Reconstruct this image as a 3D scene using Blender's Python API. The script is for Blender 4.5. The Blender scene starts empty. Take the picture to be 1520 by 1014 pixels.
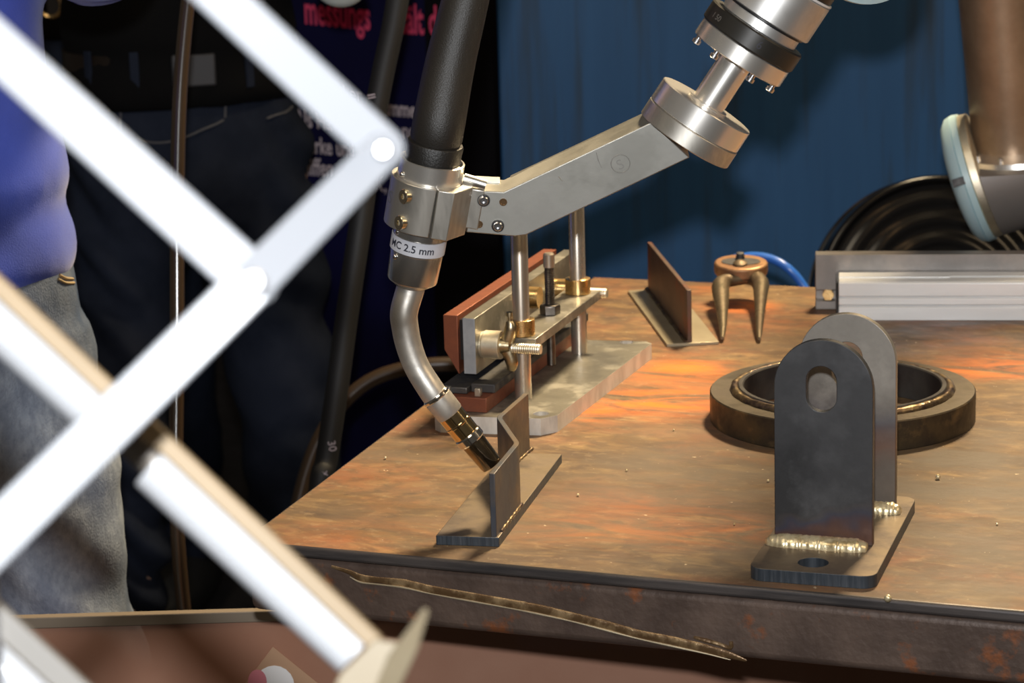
import bpy, bmesh, math, random
from mathutils import Vector as V, Matrix, noise
random.seed(3)
sc = bpy.context.scene
COL = sc.collection
# ------------------------------------------------------------ camera, world, lights, exposure
FPX = 4000.0; PITCH = .2365; ROLL = -.029
T = .85                      # height of the table top
H = .62                      # camera height above it
CAM = V((0, 0, T + H))
FW = V((0, math.cos(PITCH), -math.sin(PITCH)))
_u = V((0, math.sin(PITCH), math.cos(PITCH))); _r = V((1, 0, 0))
RT = _r*math.cos(ROLL) + _u*math.sin(ROLL)
UP = -_r*math.sin(ROLL) + _u*math.cos(ROLL)
cd = bpy.data.cameras.new('camera'); cam = bpy.data.objects.new('camera', cd); COL.objects.link(cam)
cam.matrix_world = Matrix(((RT.x, UP.x, -FW.x, CAM.x), (RT.y, UP.y, -FW.y, CAM.y), (RT.z, UP.z, -FW.z, CAM.z), (0, 0, 0, 1)))
cd.sensor_width = 36; cd.lens = FPX/1520*36; cd.clip_start = .05
cd.dof.use_dof = True; cd.dof.focus_distance = 2.1; cd.dof.aperture_fstop = 13.5
sc.camera = cam
sc.view_settings.view_transform = 'Standard'; sc.view_settings.look = 'None'
sc.view_settings.gamma = 1; sc.view_settings.use_curve_mapping = False
sc.view_settings.exposure = 0
w = bpy.data.worlds.new('world'); sc.world = w; w.use_nodes = True
w.node_tree.nodes['Background'].inputs[0].default_value = (1, .86, .7, 1)
w.node_tree.nodes['Background'].inputs[1].default_value = .05

def lamp(name, kind, loc, target, energy, color, **kw):
    l = bpy.data.lights.new(name, kind); o = bpy.data.objects.new(name, l); COL.objects.link(o)
    o.location = loc; o.rotation_euler = (V(target) - V(loc)).to_track_quat('-Z', 'Y').to_euler()
    l.energy = energy; l.color = color
    for k, v in kw.items(): setattr(l, k, v)
    return o
lamp('camera_flash', 'SPOT', (-.005, .02, CAM.z + .095), (0, 3, .9), 120, (.96, .98, 1), shadow_soft_size=.018, spot_size=math.radians(65), spot_blend=.3)
lamp('stand_spotlight', 'AREA', (.75, 3.3, 2.75), (.15, 2.3, T), 25, (1, .78, .48), shape='RECTANGLE', size=.38, size_y=.22, spread=math.radians(75))
lamp('hall_lamp', 'AREA', (-1.2, .6, 3.6), (.1, 2.4, T), 20, (1, .84, .62), shape='RECTANGLE', size=1.6, size_y=1.0)
lamp('hall_lamp', 'AREA', (2.4, 1.0, 2.6), (.2, 2.2, 1), 16, (1, .74, .45), shape='RECTANGLE', size=1.0, size_y=1.0)

# ------------------------------------------------------------ pixel helpers (a pixel becomes a point at a real distance)
def ray(x, y): return FW + RT*((x-760)/FPX) + UP*((507-y)/FPX)
def P(x, y, d): return CAM + ray(x, y)*d
def G(x, y, h=0):
    q = ray(x, y); return CAM + q*(-(H-h)/q.z)
def onplane(x, y, o, n):
    q = ray(x, y); return CAM + q*((o-CAM).dot(n)/q.dot(n))
def depth(p): return (p-CAM).dot(FW)
def hgt(g, x, y):            # the point over ground point g that shows at image row y
    lo, hi = -1.0, 1.0
    for _ in range(40):
        m = (lo+hi)/2; q = V((g.x, g.y, T+m)) - CAM; d = q.dot(FW); yy = 507 - q.dot(UP)/d*FPX
        if yy > y: lo = m
        else: hi = m
    return m
def ax(x0, y0, d0, x1, y1, tilt):     # two ends of an axis seen at the pixels, leaning by tilt degrees towards the camera at end 1
    L = math.hypot(x1-x0, y1-y0)*d0/FPX
    d1 = d0 - math.tan(math.radians(tilt))*L
    return P(x0, y0, d0), P(x1, y1, d1)

# ------------------------------------------------------------ materials
MATS = {}
def mat(name, c, rough=.5, metal=0, c2=None, ns=8, lo=.4, hi=.6, stretch=(1, 1, 1), rot=0, bump=0, bs=60, rvar=0, c3=None, ns3=3, lo3=.5, hi3=.62, alpha=1, coat=0, sheen=0, detail=8):
    m = bpy.data.materials.new(name); m.use_nodes = True; nt = m.node_tree; N = nt.nodes; L = nt.links
    b = N['Principled BSDF']
    b.inputs['Base Color'].default_value = (*c, 1); b.inputs['Roughness'].default_value = rough
    b.inputs['Metallic'].default_value = metal
    if coat: b.inputs['Coat Weight'].default_value = coat; b.inputs['Coat Roughness'].default_value = .15
    if sheen: b.inputs['Sheen Weight'].default_value = sheen
    if rough >= .9: b.inputs['Specular IOR Level'].default_value = .12
    if alpha < 1: b.inputs['Alpha'].default_value = alpha
    tc = N.new('ShaderNodeTexCoord'); mp = N.new('ShaderNodeMapping'); L.new(tc.outputs['Object'], mp.inputs[0])
    mp.inputs['Scale'].default_value = stretch; mp.inputs['Rotation'].default_value = (0, 0, rot)
    last = None
    def nz(scale, lo, hi, off=0):
        t = N.new('ShaderNodeTexNoise'); t.inputs['Scale'].default_value = scale; t.inputs['Detail'].default_value = detail; t.inputs['Roughness'].default_value = .62
        if off:
            a = N.new('ShaderNodeVectorMath'); a.operation = 'ADD'; a.inputs[1].default_value = (off, off*.7, off*1.3)
            L.new(mp.outputs[0], a.inputs[0]); L.new(a.outputs[0], t.inputs['Vector'])
        else: L.new(mp.outputs[0], t.inputs['Vector'])
        r = N.new('ShaderNodeMapRange'); r.inputs[1].default_value = lo; r.inputs[2].default_value = hi
        L.new(t.outputs[0], r.inputs[0]); return r.outputs[0]
    if c2:
        mx = N.new('ShaderNodeMix'); mx.data_type = 'RGBA'; mx.inputs[6].default_value = (*c, 1); mx.inputs[7].default_value = (*c2, 1)
        f = nz(ns, lo, hi); L.new(f, mx.inputs[0]); last = mx.outputs[2]
        if rvar:
            rr = N.new('ShaderNodeMapRange'); rr.inputs[3].default_value = rough; rr.inputs[4].default_value = rough + rvar
            L.new(f, rr.inputs[0]); L.new(rr.outputs[0], b.inputs['Roughness'])
    if c3:
        mx = N.new('ShaderNodeMix'); mx.data_type = 'RGBA'; mx.inputs[7].default_value = (*c3, 1)
        if last: L.new(last, mx.inputs[6])
        else: mx.inputs[6].default_value = (*c, 1)
        L.new(nz(ns3, lo3, hi3, 7.3), mx.inputs[0]); last = mx.outputs[2]
    if last: L.new(last, b.inputs['Base Color'])
    if bump:
        t = N.new('ShaderNodeTexNoise'); t.inputs['Scale'].default_value = bs; t.inputs['Detail'].default_value = 6
        L.new(mp.outputs[0], t.inputs['Vector'])
        bp = N.new('ShaderNodeBump'); bp.inputs['Strength'].default_value = bump; bp.inputs['Distance'].default_value = .002
        L.new(t.outputs[0], bp.inputs['Height']); L.new(bp.outputs[0], b.inputs['Normal'])
    MATS[name] = m; return m
M = MATS
mat('alu', (.62, .60, .55), .36, 1, c2=(.50, .48, .43), ns=30, rvar=.12, bump=.05, bs=90)
mat('alu_arm', (.58, .57, .52), .42, 1, c2=(.42, .41, .38), ns=14, rvar=.15, bump=.05, bs=60)
mat('alu_edge', (.78, .72, .58), .45, .9, c2=(.68, .60, .45), ns=60)
mat('alu_turned', (.88, .85, .80), .27, .88)
mat('alu_clamp', (.62, .59, .53), .34, .9, c2=(.50, .47, .42), ns=120, stretch=(1, 1, .15), rvar=.1)
mat('steel_neck', (.70, .66, .60), .38, .85, c2=(.58, .53, .46), ns=40, rvar=.2, bump=.08, bs=120)
mat('steel_rod', (.72, .66, .57), .24, .88, c2=(.5, .42, .34), ns=30, stretch=(1, 1, .2), rvar=.1)
mat('chrome', (.85, .83, .80), .13, 1)
mat('screw', (.72, .72, .74), .25, 1)
mat('brass', (.80, .56, .26), .24, 1, c2=(.70, .46, .2), ns=80, rvar=.1)
mat('nozzle', (.86, .66, .36), .11, 1)
mat('nozzle_dark', (.20, .16, .12), .22, 1, c2=(.42, .33, .2), ns=90)
mat('bronze_cast', (.52, .44, .28), .3, 1, c2=(.35, .28, .18), ns=90, bump=.2, bs=150)
mat('copper', (.235, .075, .038), .45, .5, c2=(.18, .056, .030), ns=40, rvar=.1)
mat('alu_end', (.30, .31, .33), .5, .2, c2=(.24, .25, .27), ns=60)
mat('alu_flash_lit', (.58, .55, .50), .5, .15, c2=(.44, .41, .37), ns=60, stretch=(1, 1, .3))  # fixture base sides: flash light falling on them put into the paler colour
mat('alu_base', (.25, .235, .20), .32, .72, c2=(.165, .155, .13), ns=14, lo=.4, hi=.65, c3=(.38, .36, .31), ns3=30, rvar=.2, bump=.08, bs=60)
mat('base_brown', (.24, .185, .125), .42, .6, c2=(.15, .115, .085), ns=22, c3=(.10, .08, .07), ns3=14, rvar=.15, bump=.08)
mat('bronze_hole', (.20, .12, .06), .35, .7)
mat('zinc', (.40, .42, .45), .55, .6, c2=(.32, .34, .37), ns=90)
mat('dark_steel', (.10, .095, .09), .42, .7, c2=(.05, .05, .055), ns=30, rvar=.2)
mat('mill_front_', (.085, .09, .10), .42, .75, c2=(.035, .038, .045), ns=14, lo=.38, hi=.62, c3=(.13, .12, .11), ns3=22, lo3=.52, hi3=.7, rvar=.15, bump=.08)
mat('mill_plate', (.155, .115, .082), .45, .6, c2=(.095, .075, .060), ns=25, lo=.4, hi=.65, c3=(.07, .075, .09), ns3=12, rvar=.15, bump=.08)
mat('cut_edge', (.045, .055, .068), .45, .6, c2=(.085, .095, .11), ns=60, stretch=(4, 4, .3), lo=.45, hi=.7, bump=.25, bs=90)
mat('weld', (.86, .74, .48), .32, .7, c2=(.52, .40, .21), ns=110, lo=.48, hi=.66, bump=.7, bs=110)
mat('weld_dark', (.30, .22, .12), .35, .9, c2=(.10, .07, .06), ns=90, bump=.8, bs=120)
mat('flange_side', (.085, .065, .038), .36, .7, c2=(.04, .03, .022), ns=20, c3=(.17, .115, .055), ns3=35, lo3=.55, hi3=.7, rvar=.2, bump=.15)
mat('flange_top', (.16, .135, .10), .34, .75, c2=(.085, .07, .055), ns=25, rvar=.2, bump=.1)
mat('bore', (.07, .065, .06), .5, .5, c2=(.035, .03, .03), ns=20)
mat('frame_rust', (.070, .046, .036), .50, .3, c2=(.115, .076, .058), ns=18, lo=.4, hi=.7, c3=(.19, .065, .025), ns3=38, lo3=.585, hi3=.68, rvar=.15, bump=.35, bs=160)
mat('slab_edge', (.05, .045, .045), .42, .5, c2=(.10, .085, .08), ns=30, stretch=(.3, .3, 3), bump=.2)
mat('drip_edge', (.78, .66, .46), .3, .8)
mat('drip', (.13, .075, .035), .30, .5, c2=(.34, .23, .12), ns=60, lo=.5, hi=.68, bump=.5, bs=120)
mat('white_bar', (.205, .215, .235), .5, 0, coat=.2)
mat('white_tube', (.38, .39, .41), .4, 0, coat=.2)
mat('rivet', (.5, .5, .52), .25, .3)
mat('tan_wood', (.235, .165, .085), .5, 0, c2=(.20, .14, .07), ns=8, stretch=(1, 1, 1))
mat('tan_plate', (.23, .19, .125), .5, 0, c2=(.20, .16, .10), ns=10)
mat('grey_strip', (.16, .15, .135), .5, 0)
mat('connector', (.16, .14, .12), .5, .3)
mat('white_profile', (.76, .77, .78), .38, .25, c2=(.70, .71, .72), ns=40, stretch=(.1, 1, 1))
mat('angle_steel', (.27, .25, .235), .42, .6, c2=(.20, .185, .175), ns=12, c3=(.32, .28, .25), ns3=9)
mat('rubber', (.010, .009, .008), .45, 0, bump=.25, bs=900)
mat('rubber_hose', (.016, .0135, .011), .46, 0, bump=.22, bs=1100)
mat('black_plastic', (.012, .012, .013), .33, 0)
mat('black_ring', (.022, .020, .017), .38, .2)
mat('robot_silver', (.70, .69, .67), .36, .85, rvar=.05, c2=(.62, .61, .59), ns=60)
mat('robot_tube', (.42, .31, .22), .42, .8, c2=(.36, .26, .18), ns=30)
mat('robot_grey', (.24, .22, .21), .48, .4)
mat('robot_blue', (.43, .60, .66), .40, 0)
mat('blue_hose', (.035, .16, .62), .3, 0, coat=.3)
mat('cable_brown', (.045, .028, .016), .22, 0, coat=.6)
mat('cable_black', (.007, .007, .008), .6, 0)
mat('coil', (.003, .003, .0035), .2, 0)
mat('sweat', (.065, .105, .52), .9, 0, c2=(.055, .088, .45), ns=10, bump=.25, bs=700, sheen=.3)
mat('jeans', (.045, .075, .15), .9, 0, c2=(.30, .34, .40), ns=5.5, lo=.40, hi=.62, stretch=(1, 1, .6), c3=(.10, .12, .17), ns3=160, lo3=.35, hi3=.9, bump=.5, bs=700)
mat('jeans_dark', (.010, .014, .026), .9, 0, c2=(.017, .022, .038), ns=10, bump=.3, bs=900)
mat('black_cloth', (.004, .004, .0045), .9, 0)
mat('leather', (.010, .006, .004), .45, 0)
mat('thread', (.40, .30, .17), .8, 0)
mat('thread_dark', (.07, .07, .08), .8, 0)
mat('skin', (.60, .38, .28), .5, 0)
mat('hair', (.06, .04, .03), .6, 0)
mat('shoe', (.03, .03, .03), .5, 0)
mat('grey_patch', (.05, .05, .055), .5, .2)
mat('banner', (.007, .007, .050), .9, 0, c2=(.005, .0045, .022), ns=2.2, lo=.35, hi=.65)
mat('banner_black', (.004, .0035, .005), .9, 0)
mat('pink_ink', (.62, .015, .10), .6, 0)
mat('white_ink', (.52, .44, .48), .6, 0)
mat('label_paper', (.56, .56, .60), .55, 0, c2=(.50, .50, .54), ns=50)
mat('label_ink', (.02, .02, .03), .6, 0)
mat('etch', (.34, .33, .31), .5, .8)
mat('screen_reflection', (.44, .24, .165), .35, 0, c2=(.38, .19, .125), ns=3, alpha=.74)  # brown reflection in clear acrylic, put into the sheet's colour
mat('screen_trim', (.20, .16, .12), .45, .1)
mat('paper_tan', (.42, .25, .15), .7, 0)
mat('reflection_white', (.80, .78, .78), .6, 0)
mat('reflection_pink', (.62, .20, .24), .6, 0)
mat('floor', (.05, .045, .045), .8, 0, c2=(.035, .03, .03), ns=10)
mat('wall_dark', (.010, .009, .012), .9, 0)
mat('grey_green', (.50, .55, .53), .45, 0)

# blue sheet wall with rusty runs
def wall_mat():
    m = mat('wall_blue', (.015, .090, .235), .6, 0, c2=(.021, .108, .275), ns=3, lo=.35, hi=.65, stretch=(9, 9, .45), c3=(.022, .040, .060), ns3=3.2, lo3=.52, hi3=.74, bump=.08, bs=20)
wall_mat()

# rusty work top: brown plate, streaks along its length, orange flame marks, grey worn patches
def top_mat(rot, spots, greys):
    m = bpy.data.materials.new('table_top'); m.use_nodes = True; nt = m.node_tree; N = nt.nodes; L = nt.links
    b = N['Principled BSDF']
    g = N.new('ShaderNodeNewGeometry')
    def mapping(sx, sy):
        r = N.new('ShaderNodeMapping'); r.vector_type = 'POINT'; L.new(g.outputs['Position'], r.inputs[0]); r.inputs['Rotation'].default_value = (0, 0, rot)
        s = N.new('ShaderNodeVectorMath'); s.operation = 'MULTIPLY'; L.new(r.outputs[0], s.inputs[0]); s.inputs[1].default_value = (sx, sy, 1)
        return s.outputs[0]
    def nz(vec, scale, lo, hi, detail=9, rough=.65, dist=0):
        t = N.new('ShaderNodeTexNoise'); t.inputs['Scale'].default_value = scale; t.inputs['Detail'].default_value = detail
        t.inputs['Roughness'].default_value = rough; t.inputs['Distortion'].default_value = dist; L.new(vec, t.inputs['Vector'])
        r = N.new('ShaderNodeMapRange'); r.inputs[1].default_value = lo; r.inputs[2].default_value = hi; L.new(t.outputs[0], r.inputs[0])
        return r.outputs[0]
    def mix(a, c, f):
        x = N.new('ShaderNodeMix'); x.data_type = 'RGBA'
        if isinstance(a, tuple): x.inputs[6].default_value = (*a, 1)
        else: L.new(a, x.inputs[6])
        x.inputs[7].default_value = (*c, 1); L.new(f, x.inputs[0]); return x.outputs[2]
    def mul(a, b2):
        x = N.new('ShaderNodeMath'); x.operation = 'MULTIPLY'; L.new(a, x.inputs[0])
        if isinstance(b2, (int, float)): x.inputs[1].default_value = b2
        else: L.new(b2, x.inputs[1])
        return x.outputs[0]
    st = mapping(1.2, 2.3); iso = mapping(1, 1.3)
    c = mix((.178, .108, .050), (.088, .052, .030), nz(st, 5, .42, .62, dist=.6))
    c = mix(c, (.27, .175, .078), nz(mapping(1.6, 4), 11, .50, .70, dist=.8))
    c = mix(c, (.25, .095, .045), mul(nz(iso, 4.5, .47, .62), .7))
    c = mix(c, (.065, .042, .03), mul(nz(mapping(1.5, 2.4), 15, .53, .68, dist=1), .75))
    c = mix(c, (.105, .068, .040), mul(nz(iso, 34, .47, .60, detail=6), .6))
    c = mix(c, (.30, .21, .12), mul(nz(iso, 85, .58, .68, detail=3), .35))
    def blob(p, r, sx=1.0):
        d = N.new('ShaderNodeVectorMath'); d.operation = 'SUBTRACT'; L.new(g.outputs['Position'], d.inputs[0]); d.inputs[1].default_value = p
        s = N.new('ShaderNodeVectorMath'); s.operation = 'MULTIPLY'; L.new(d.outputs[0], s.inputs[0]); s.inputs[1].default_value = (1/sx, 1, 0)
        l = N.new('ShaderNodeVectorMath'); l.operation = 'LENGTH'; L.new(s.outputs[0], l.inputs[0])
        r2 = N.new('ShaderNodeMapRange'); r2.interpolation_type = 'SMOOTHSTEP'; r2.inputs[1].default_value = r; r2.inputs[2].default_value = 0; L.new(l.outputs['Value'], r2.inputs[0]); return r2.outputs[0]
    for p, r, sx, k in greys: c = mix(c, (.115, .090, .066), mul(mul(blob(p, r, sx), nz(st, 7, .38, .6)), k))
    for p, r, sx, k in spots: c = mix(c, (.66, .165, .018), mul(mul(blob(p, r, sx), nz(mapping(1, 2.6), 10, .40, .62, dist=1)), k))
    c = mix(c, (.60, .48, .33), nz(iso, 150, .735, .78, detail=2))
    L.new(c, b.inputs['Base Color']); b.inputs['Metallic'].default_value = 0; b.inputs['Specular IOR Level'].default_value = .28
    rr = N.new('ShaderNodeMapRange'); rr.inputs[3].default_value = .42; rr.inputs[4].default_value = .65; L.new(nz(st, 8, .35, .65), rr.inputs[0]); L.new(rr.outputs[0], b.inputs['Roughness'])
    bp = N.new('ShaderNodeBump'); bp.inputs['Strength'].default_value = .22; bp.inputs['Distance'].default_value = .002
    t = N.new('ShaderNodeTexNoise'); t.inputs['Scale'].default_value = 70; t.inputs['Detail'].default_value = 6; L.new(iso, t.inputs['Vector'])
    L.new(t.outputs[0], bp.inputs['Height']); L.new(bp.outputs[0], b.inputs['Normal'])
    M['table_top'] = m

# plate with heat colours near its welded foot (bands stay with the metal)
def heat_mat(name, base, zlo, zhi, FMAX=.7):
    m = mat(name, base, .40, .72, c2=tuple(x*.42 for x in base), ns=11, lo=.36, hi=.62, c3=tuple(x*1.35 for x in base), ns3=17, lo3=.5, hi3=.75, rvar=.18, bump=.08)
    nt = m.node_tree; N = nt.nodes; L = nt.links; b = N['Principled BSDF']
    src = b.inputs['Base Color'].links[0].from_socket
    g = N.new('ShaderNodeNewGeometry'); sp = N.new('ShaderNodeSeparateXYZ'); L.new(g.outputs['Position'], sp.inputs[0])
    t = N.new('ShaderNodeTexNoise'); t.inputs['Scale'].default_value = 22; L.new(g.outputs['Position'], t.inputs['Vector'])
    a = N.new('ShaderNodeMath'); a.operation = 'MULTIPLY_ADD'; a.inputs[1].default_value = -.06; L.new(t.outputs[0], a.inputs[0]); L.new(sp.outputs[2], a.inputs[2])
    r = N.new('ShaderNodeMapRange'); r.inputs[1].default_value = zlo-.03; r.inputs[2].default_value = zhi-.03; L.new(a.outputs[0], r.inputs[0])
    cr = N.new('ShaderNodeValToRGB'); L.new(r.outputs[0], cr.inputs[0]); e = cr.color_ramp.elements
    e[0].position = 0; e[0].color = (.12, .09, .07, 1); e[1].position = 1; e[1].color = (0, 0, 0, 1)
    for p, c in ((.2, (.16, .07, .04)), (.40, (.11, .05, .04)), (.6, (.05, .05, .085)), (.8, (.08, .06, .055))):
        x = e.new(p); x.color = (*c, 1)
    f = N.new('ShaderNodeMapRange'); f.inputs[1].default_value = 1; f.inputs[2].default_value = .5; f.inputs[4].default_value = FMAX; L.new(r.outputs[0], f.inputs[0])
    mx = N.new('ShaderNodeMix'); mx.data_type = 'RGBA'; L.new(f.outputs[0], mx.inputs[0]); L.new(src, mx.inputs[6]); L.new(cr.outputs[0], mx.inputs[7])
    L.new(mx.outputs[2], b.inputs['Base Color'])
heat_mat('mill_heat', (.10, .10, .105), T+.012, T+.036)
heat_mat('mill_heat_back', (.40, .37, .33), T+.03, T+.11)

# ------------------------------------------------------------ mesh tools
def frame(d):
    d = d.normalized(); a = V((0, 0, 1)) if abs(d.z) < .9 else V((0, 1, 0))
    x = d.cross(a).normalized(); return x, x.cross(d).normalized(), d
class B:
    def __init__(s): s.bm = bmesh.new()
    def box(s, o, X, Y, Z, rx, ry, rz):
        v = [s.bm.verts.new(o + X*x + Y*y + Z*z) for z in rz for y in ry for x in rx]
        for f in ((0, 1, 3, 2), (4, 6, 7, 5), (0, 4, 5, 1), (2, 3, 7, 6), (0, 2, 6, 4), (1, 5, 7, 3)): s.bm.faces.new([v[i] for i in f])
        return s
    def hexa(s, bot, top):
        v = [s.bm.verts.new(p) for p in list(bot)+list(top)]; n = len(bot)
        s.bm.faces.new(v[:n][::-1]); s.bm.faces.new(v[n:])
        for i in range(n): s.bm.faces.new([v[i], v[(i+1) % n], v[n+(i+1) % n], v[n+i]])
        return s
    def prism(s, pts, vec, holes=()):
        if not holes: return s.hexa(pts, [p+vec for p in pts])
        es = []; 
        for loop in [pts]+list(holes):
            vs = [s.bm.verts.new(p) for p in loop]
            es += [s.bm.edges.new((vs[i], vs[(i+1) % len(vs)])) for i in range(len(vs))]
        r = bmesh.ops.triangle_fill(s.bm, use_beauty=True, edges=es)
        fs = [f for f in r['geom'] if isinstance(f, bmesh.types.BMFace)]
        e = bmesh.ops.extrude_face_region(s.bm, geom=fs)
        bmesh.ops.translate(s.bm, vec=vec, verts=[g for g in e['geom'] if isinstance(g, bmesh.types.BMVert)])
        return s
    def lathe(s, p0, p1, prof, seg=48, cap=True, radial=None):
        d = p1-p0; L = d.length; x, y, z = frame(d)
        rings = []
        for t, r in prof:
            c = p0 + z*(t*L)
            if r <= 1e-6: rings.append([s.bm.verts.new(c)])
            else: rings.append([s.bm.verts.new(c + (x*math.cos(a)+y*math.sin(a))*r*(radial(t, a) if radial else 1)) for a in [2*math.pi*i/seg for i in range(seg)]])
        for A, Bb in zip(rings, rings[1:]): s._bridge(A, Bb)
        if cap:
            if len(rings[0]) > 1: s.bm.faces.new(rings[0][::-1])
            if len(rings[-1]) > 1: s.bm.faces.new(rings[-1])
        return s
    def _bridge(s, A, C):
        if len(A) == 1 and len(C) == 1: return
        n = max(len(A), len(C))
        for i in range(n):
            j = (i+1) % n
            if len(A) == 1: s.bm.faces.new([A[0], C[i], C[j]])
            elif len(C) == 1: s.bm.faces.new([A[i], A[j], C[0]])
            else: s.bm.faces.new([A[i], A[j], C[j], C[i]])
    def tube(s, pts, rad, seg=14, cap=True, smooth=0, closed=False, flat=1.0, axis=None):
        if smooth:
            pts, rad = spline(pts, rad if isinstance(rad, list) else [rad]*len(pts), smooth)
        if not isinstance(rad, list): rad = [rad]*len(pts)
        rings = []; x = None
        for i, p in enumerate(pts):
            d = (pts[min(i+1, len(pts)-1)] - pts[max(i-1, 0)]).normalized()
            if x is None: x = (axis.cross(d) if axis else frame(d)[0]).normalized()
            x = (x - d*x.dot(d)).normalized(); y = d.cross(x)
            rings.append([s.bm.verts.new(p + (x*math.cos(a) + y*math.sin(a)*flat)*rad[i]) for a in [2*math.pi*k/seg for k in range(seg)]])
        for A, C in zip(rings, rings[1:]): s._bridge(A, C)
        if cap: s.bm.faces.new(rings[0][::-1]); s.bm.faces.new(rings[-1])
        return s
    def ball(s, c, rx, ry=None, rz=None, seg=20, rings=12, X=V((1, 0, 0)), Y=V((0, 1, 0)), Z=V((0, 0, 1))):
        ry = ry or rx; rz = rz or rx; R = []
        for i in range(rings+1):
            t = math.pi*i/rings
            if i in (0, rings): R.append([s.bm.verts.new(c + Z*rz*math.cos(t))])
            else: R.append([s.bm.verts.new(c + X*rx*math.sin(t)*math.cos(a) + Y*ry*math.sin(t)*math.sin(a) + Z*rz*math.cos(t)) for a in [2*math.pi*k/seg for k in range(seg)]])
        for A, C in zip(R, R[1:]): s._bridge(A, C)
        return s
    def torus(s, c, n, R, r, seg=64, rs=12, fx=None, a0=0, a1=2*math.pi):
        x, y, z = frame(n); full = abs(a1-a0-2*math.pi) < 1e-6; rings = []
        for i in range(seg + (0 if full else 1)):
            a = a0 + (a1-a0)*i/seg; d = x*math.cos(a)+y*math.sin(a)
            rr = r*(fx(i) if fx else 1)
            rings.append([s.bm.verts.new(c + d*(R + rr*math.cos(b)) + z*rr*math.sin(b)) for b in [2*math.pi*k/rs for k in range(rs)]])
        for A, C in zip(rings, rings[1:] + ([rings[0]] if full else [])): s._bridge(A, C)
        return s
    def build(s, name, m, parent=None, bevel=0, flat=False, smooth_ang=35, seg=2):
        bmesh.ops.recalc_face_normals(s.bm, faces=s.bm.faces[:])
        me = bpy.data.meshes.new(name); s.bm.to_mesh(me); s.bm.free()
        return finish(me, name, m, parent, bevel, flat, smooth_ang, seg)
WL = {}
def finish(me, name, m, parent, bevel=0, flat=False, smooth_ang=35, seg=2):
    o = bpy.data.objects.new(name, me); COL.objects.link(o)
    if parent is None:
        xs = [v.co for v in me.vertices]
        base = V(((min(v.x for v in xs)+max(v.x for v in xs))/2, (min(v.y for v in xs)+max(v.y for v in xs))/2, min(v.z for v in xs)))
        o.location = base; WL[o] = base.copy()
    else:
        base = WL[parent]; o.parent = parent; WL[o] = base
    me.transform(Matrix.Translation(-base))
    if parent is not None and parent.type == 'MESH': pass
    me.materials.append(M[m] if isinstance(m, str) else m)
    if not flat:
        me.polygons.foreach_set('use_smooth', [True]*len(me.polygons)); me.set_sharp_from_angle(angle=math.radians(smooth_ang))
    if bevel:
        bv = o.modifiers.new('bevel', 'BEVEL'); bv.width = bevel; bv.segments = seg; bv.limit_method = 'ANGLE'; bv.angle_limit = math.radians(40)
    me.update(); return o
def thing(name, loc, label, cat, group=None):
    o = bpy.data.objects.new(name, None); COL.objects.link(o); o.empty_display_size = .05
    o.location = loc; WL[o] = V(loc); o['label'] = label; o['category'] = cat
    if group: o['group'] = group
    return o
def tag(o, label, cat, group=None):
    o['label'] = label; o['category'] = cat
    if group: o['group'] = group
    return o
def spline(pts, rad, n):
    P2 = []; R2 = []
    for i in range(len(pts)-1):
        a, b, c, d = pts[max(i-1, 0)], pts[i], pts[i+1], pts[min(i+2, len(pts)-1)]
        ra, rb, rc, rd = rad[max(i-1, 0)], rad[i], rad[i+1], rad[min(i+2, len(pts)-1)]
        for k in range(n):
            t = k/n; f = lambda a, b, c, d: (b*2 + (c-a)*t + (a*2-b*5+c*4-d)*t*t + (b*3-a-c*3+d)*t*t*t)*.5
            P2.append(f(a, b, c, d)); R2.append(rb + (rc-rb)*t)
    P2.append(pts[-1]); R2.append(rad[-1]); return P2, R2
def remesh(bm, voxel, it=6, disp=None):
    me = bpy.data.meshes.new('tmp'); bmesh.ops.recalc_face_normals(bm, faces=bm.faces[:]); bm.to_mesh(me); bm.free()
    o = bpy.data.objects.new('tmp', me); COL.objects.link(o)
    r = o.modifiers.new('r', 'REMESH'); r.mode = 'VOXEL'; r.voxel_size = voxel
    s = o.modifiers.new('s', 'SMOOTH'); s.iterations = it; s.factor = .5
    dg = bpy.context.evaluated_depsgraph_get(); dg.update()
    out = bpy.data.meshes.new_from_object(o.evaluated_get(dg)); bpy.data.objects.remove(o); bpy.data.meshes.remove(me)
    if disp:
        ns = [v.normal.copy() for v in out.vertices]
        for v, n in zip(out.vertices, ns): v.co += n*disp(v.co)
    return out
def text(name, s, m, parent, fn, size=1, bold=0, xs=1.0, extrude=0):
    cu = bpy.data.curves.new(name, 'FONT'); cu.body = s; cu.size = size; cu.offset = bold; cu.extrude = extrude
    cu.resolution_u = 4
    o = bpy.data.objects.new(name, cu); COL.objects.link(o)
    dg = bpy.context.evaluated_depsgraph_get(); dg.update()
    me = bpy.data.meshes.new_from_object(o.evaluated_get(dg)); bpy.data.objects.remove(o); bpy.data.curves.remove(cu)
    for v in me.vertices: v.co = fn(v.co.x*xs, v.co.y)
    return finish(me, name, m, parent, flat=True)
def arc(c, X, Y, r, a0, a1, n): return [c + X*(r*math.cos(math.radians(a0+(a1-a0)*i/n))) + Y*(r*math.sin(math.radians(a0+(a1-a0)*i/n))) for i in range(n+1)]
ZU = V((0, 0, 1))
def struct(o): o['kind'] = 'structure'; return o

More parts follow.
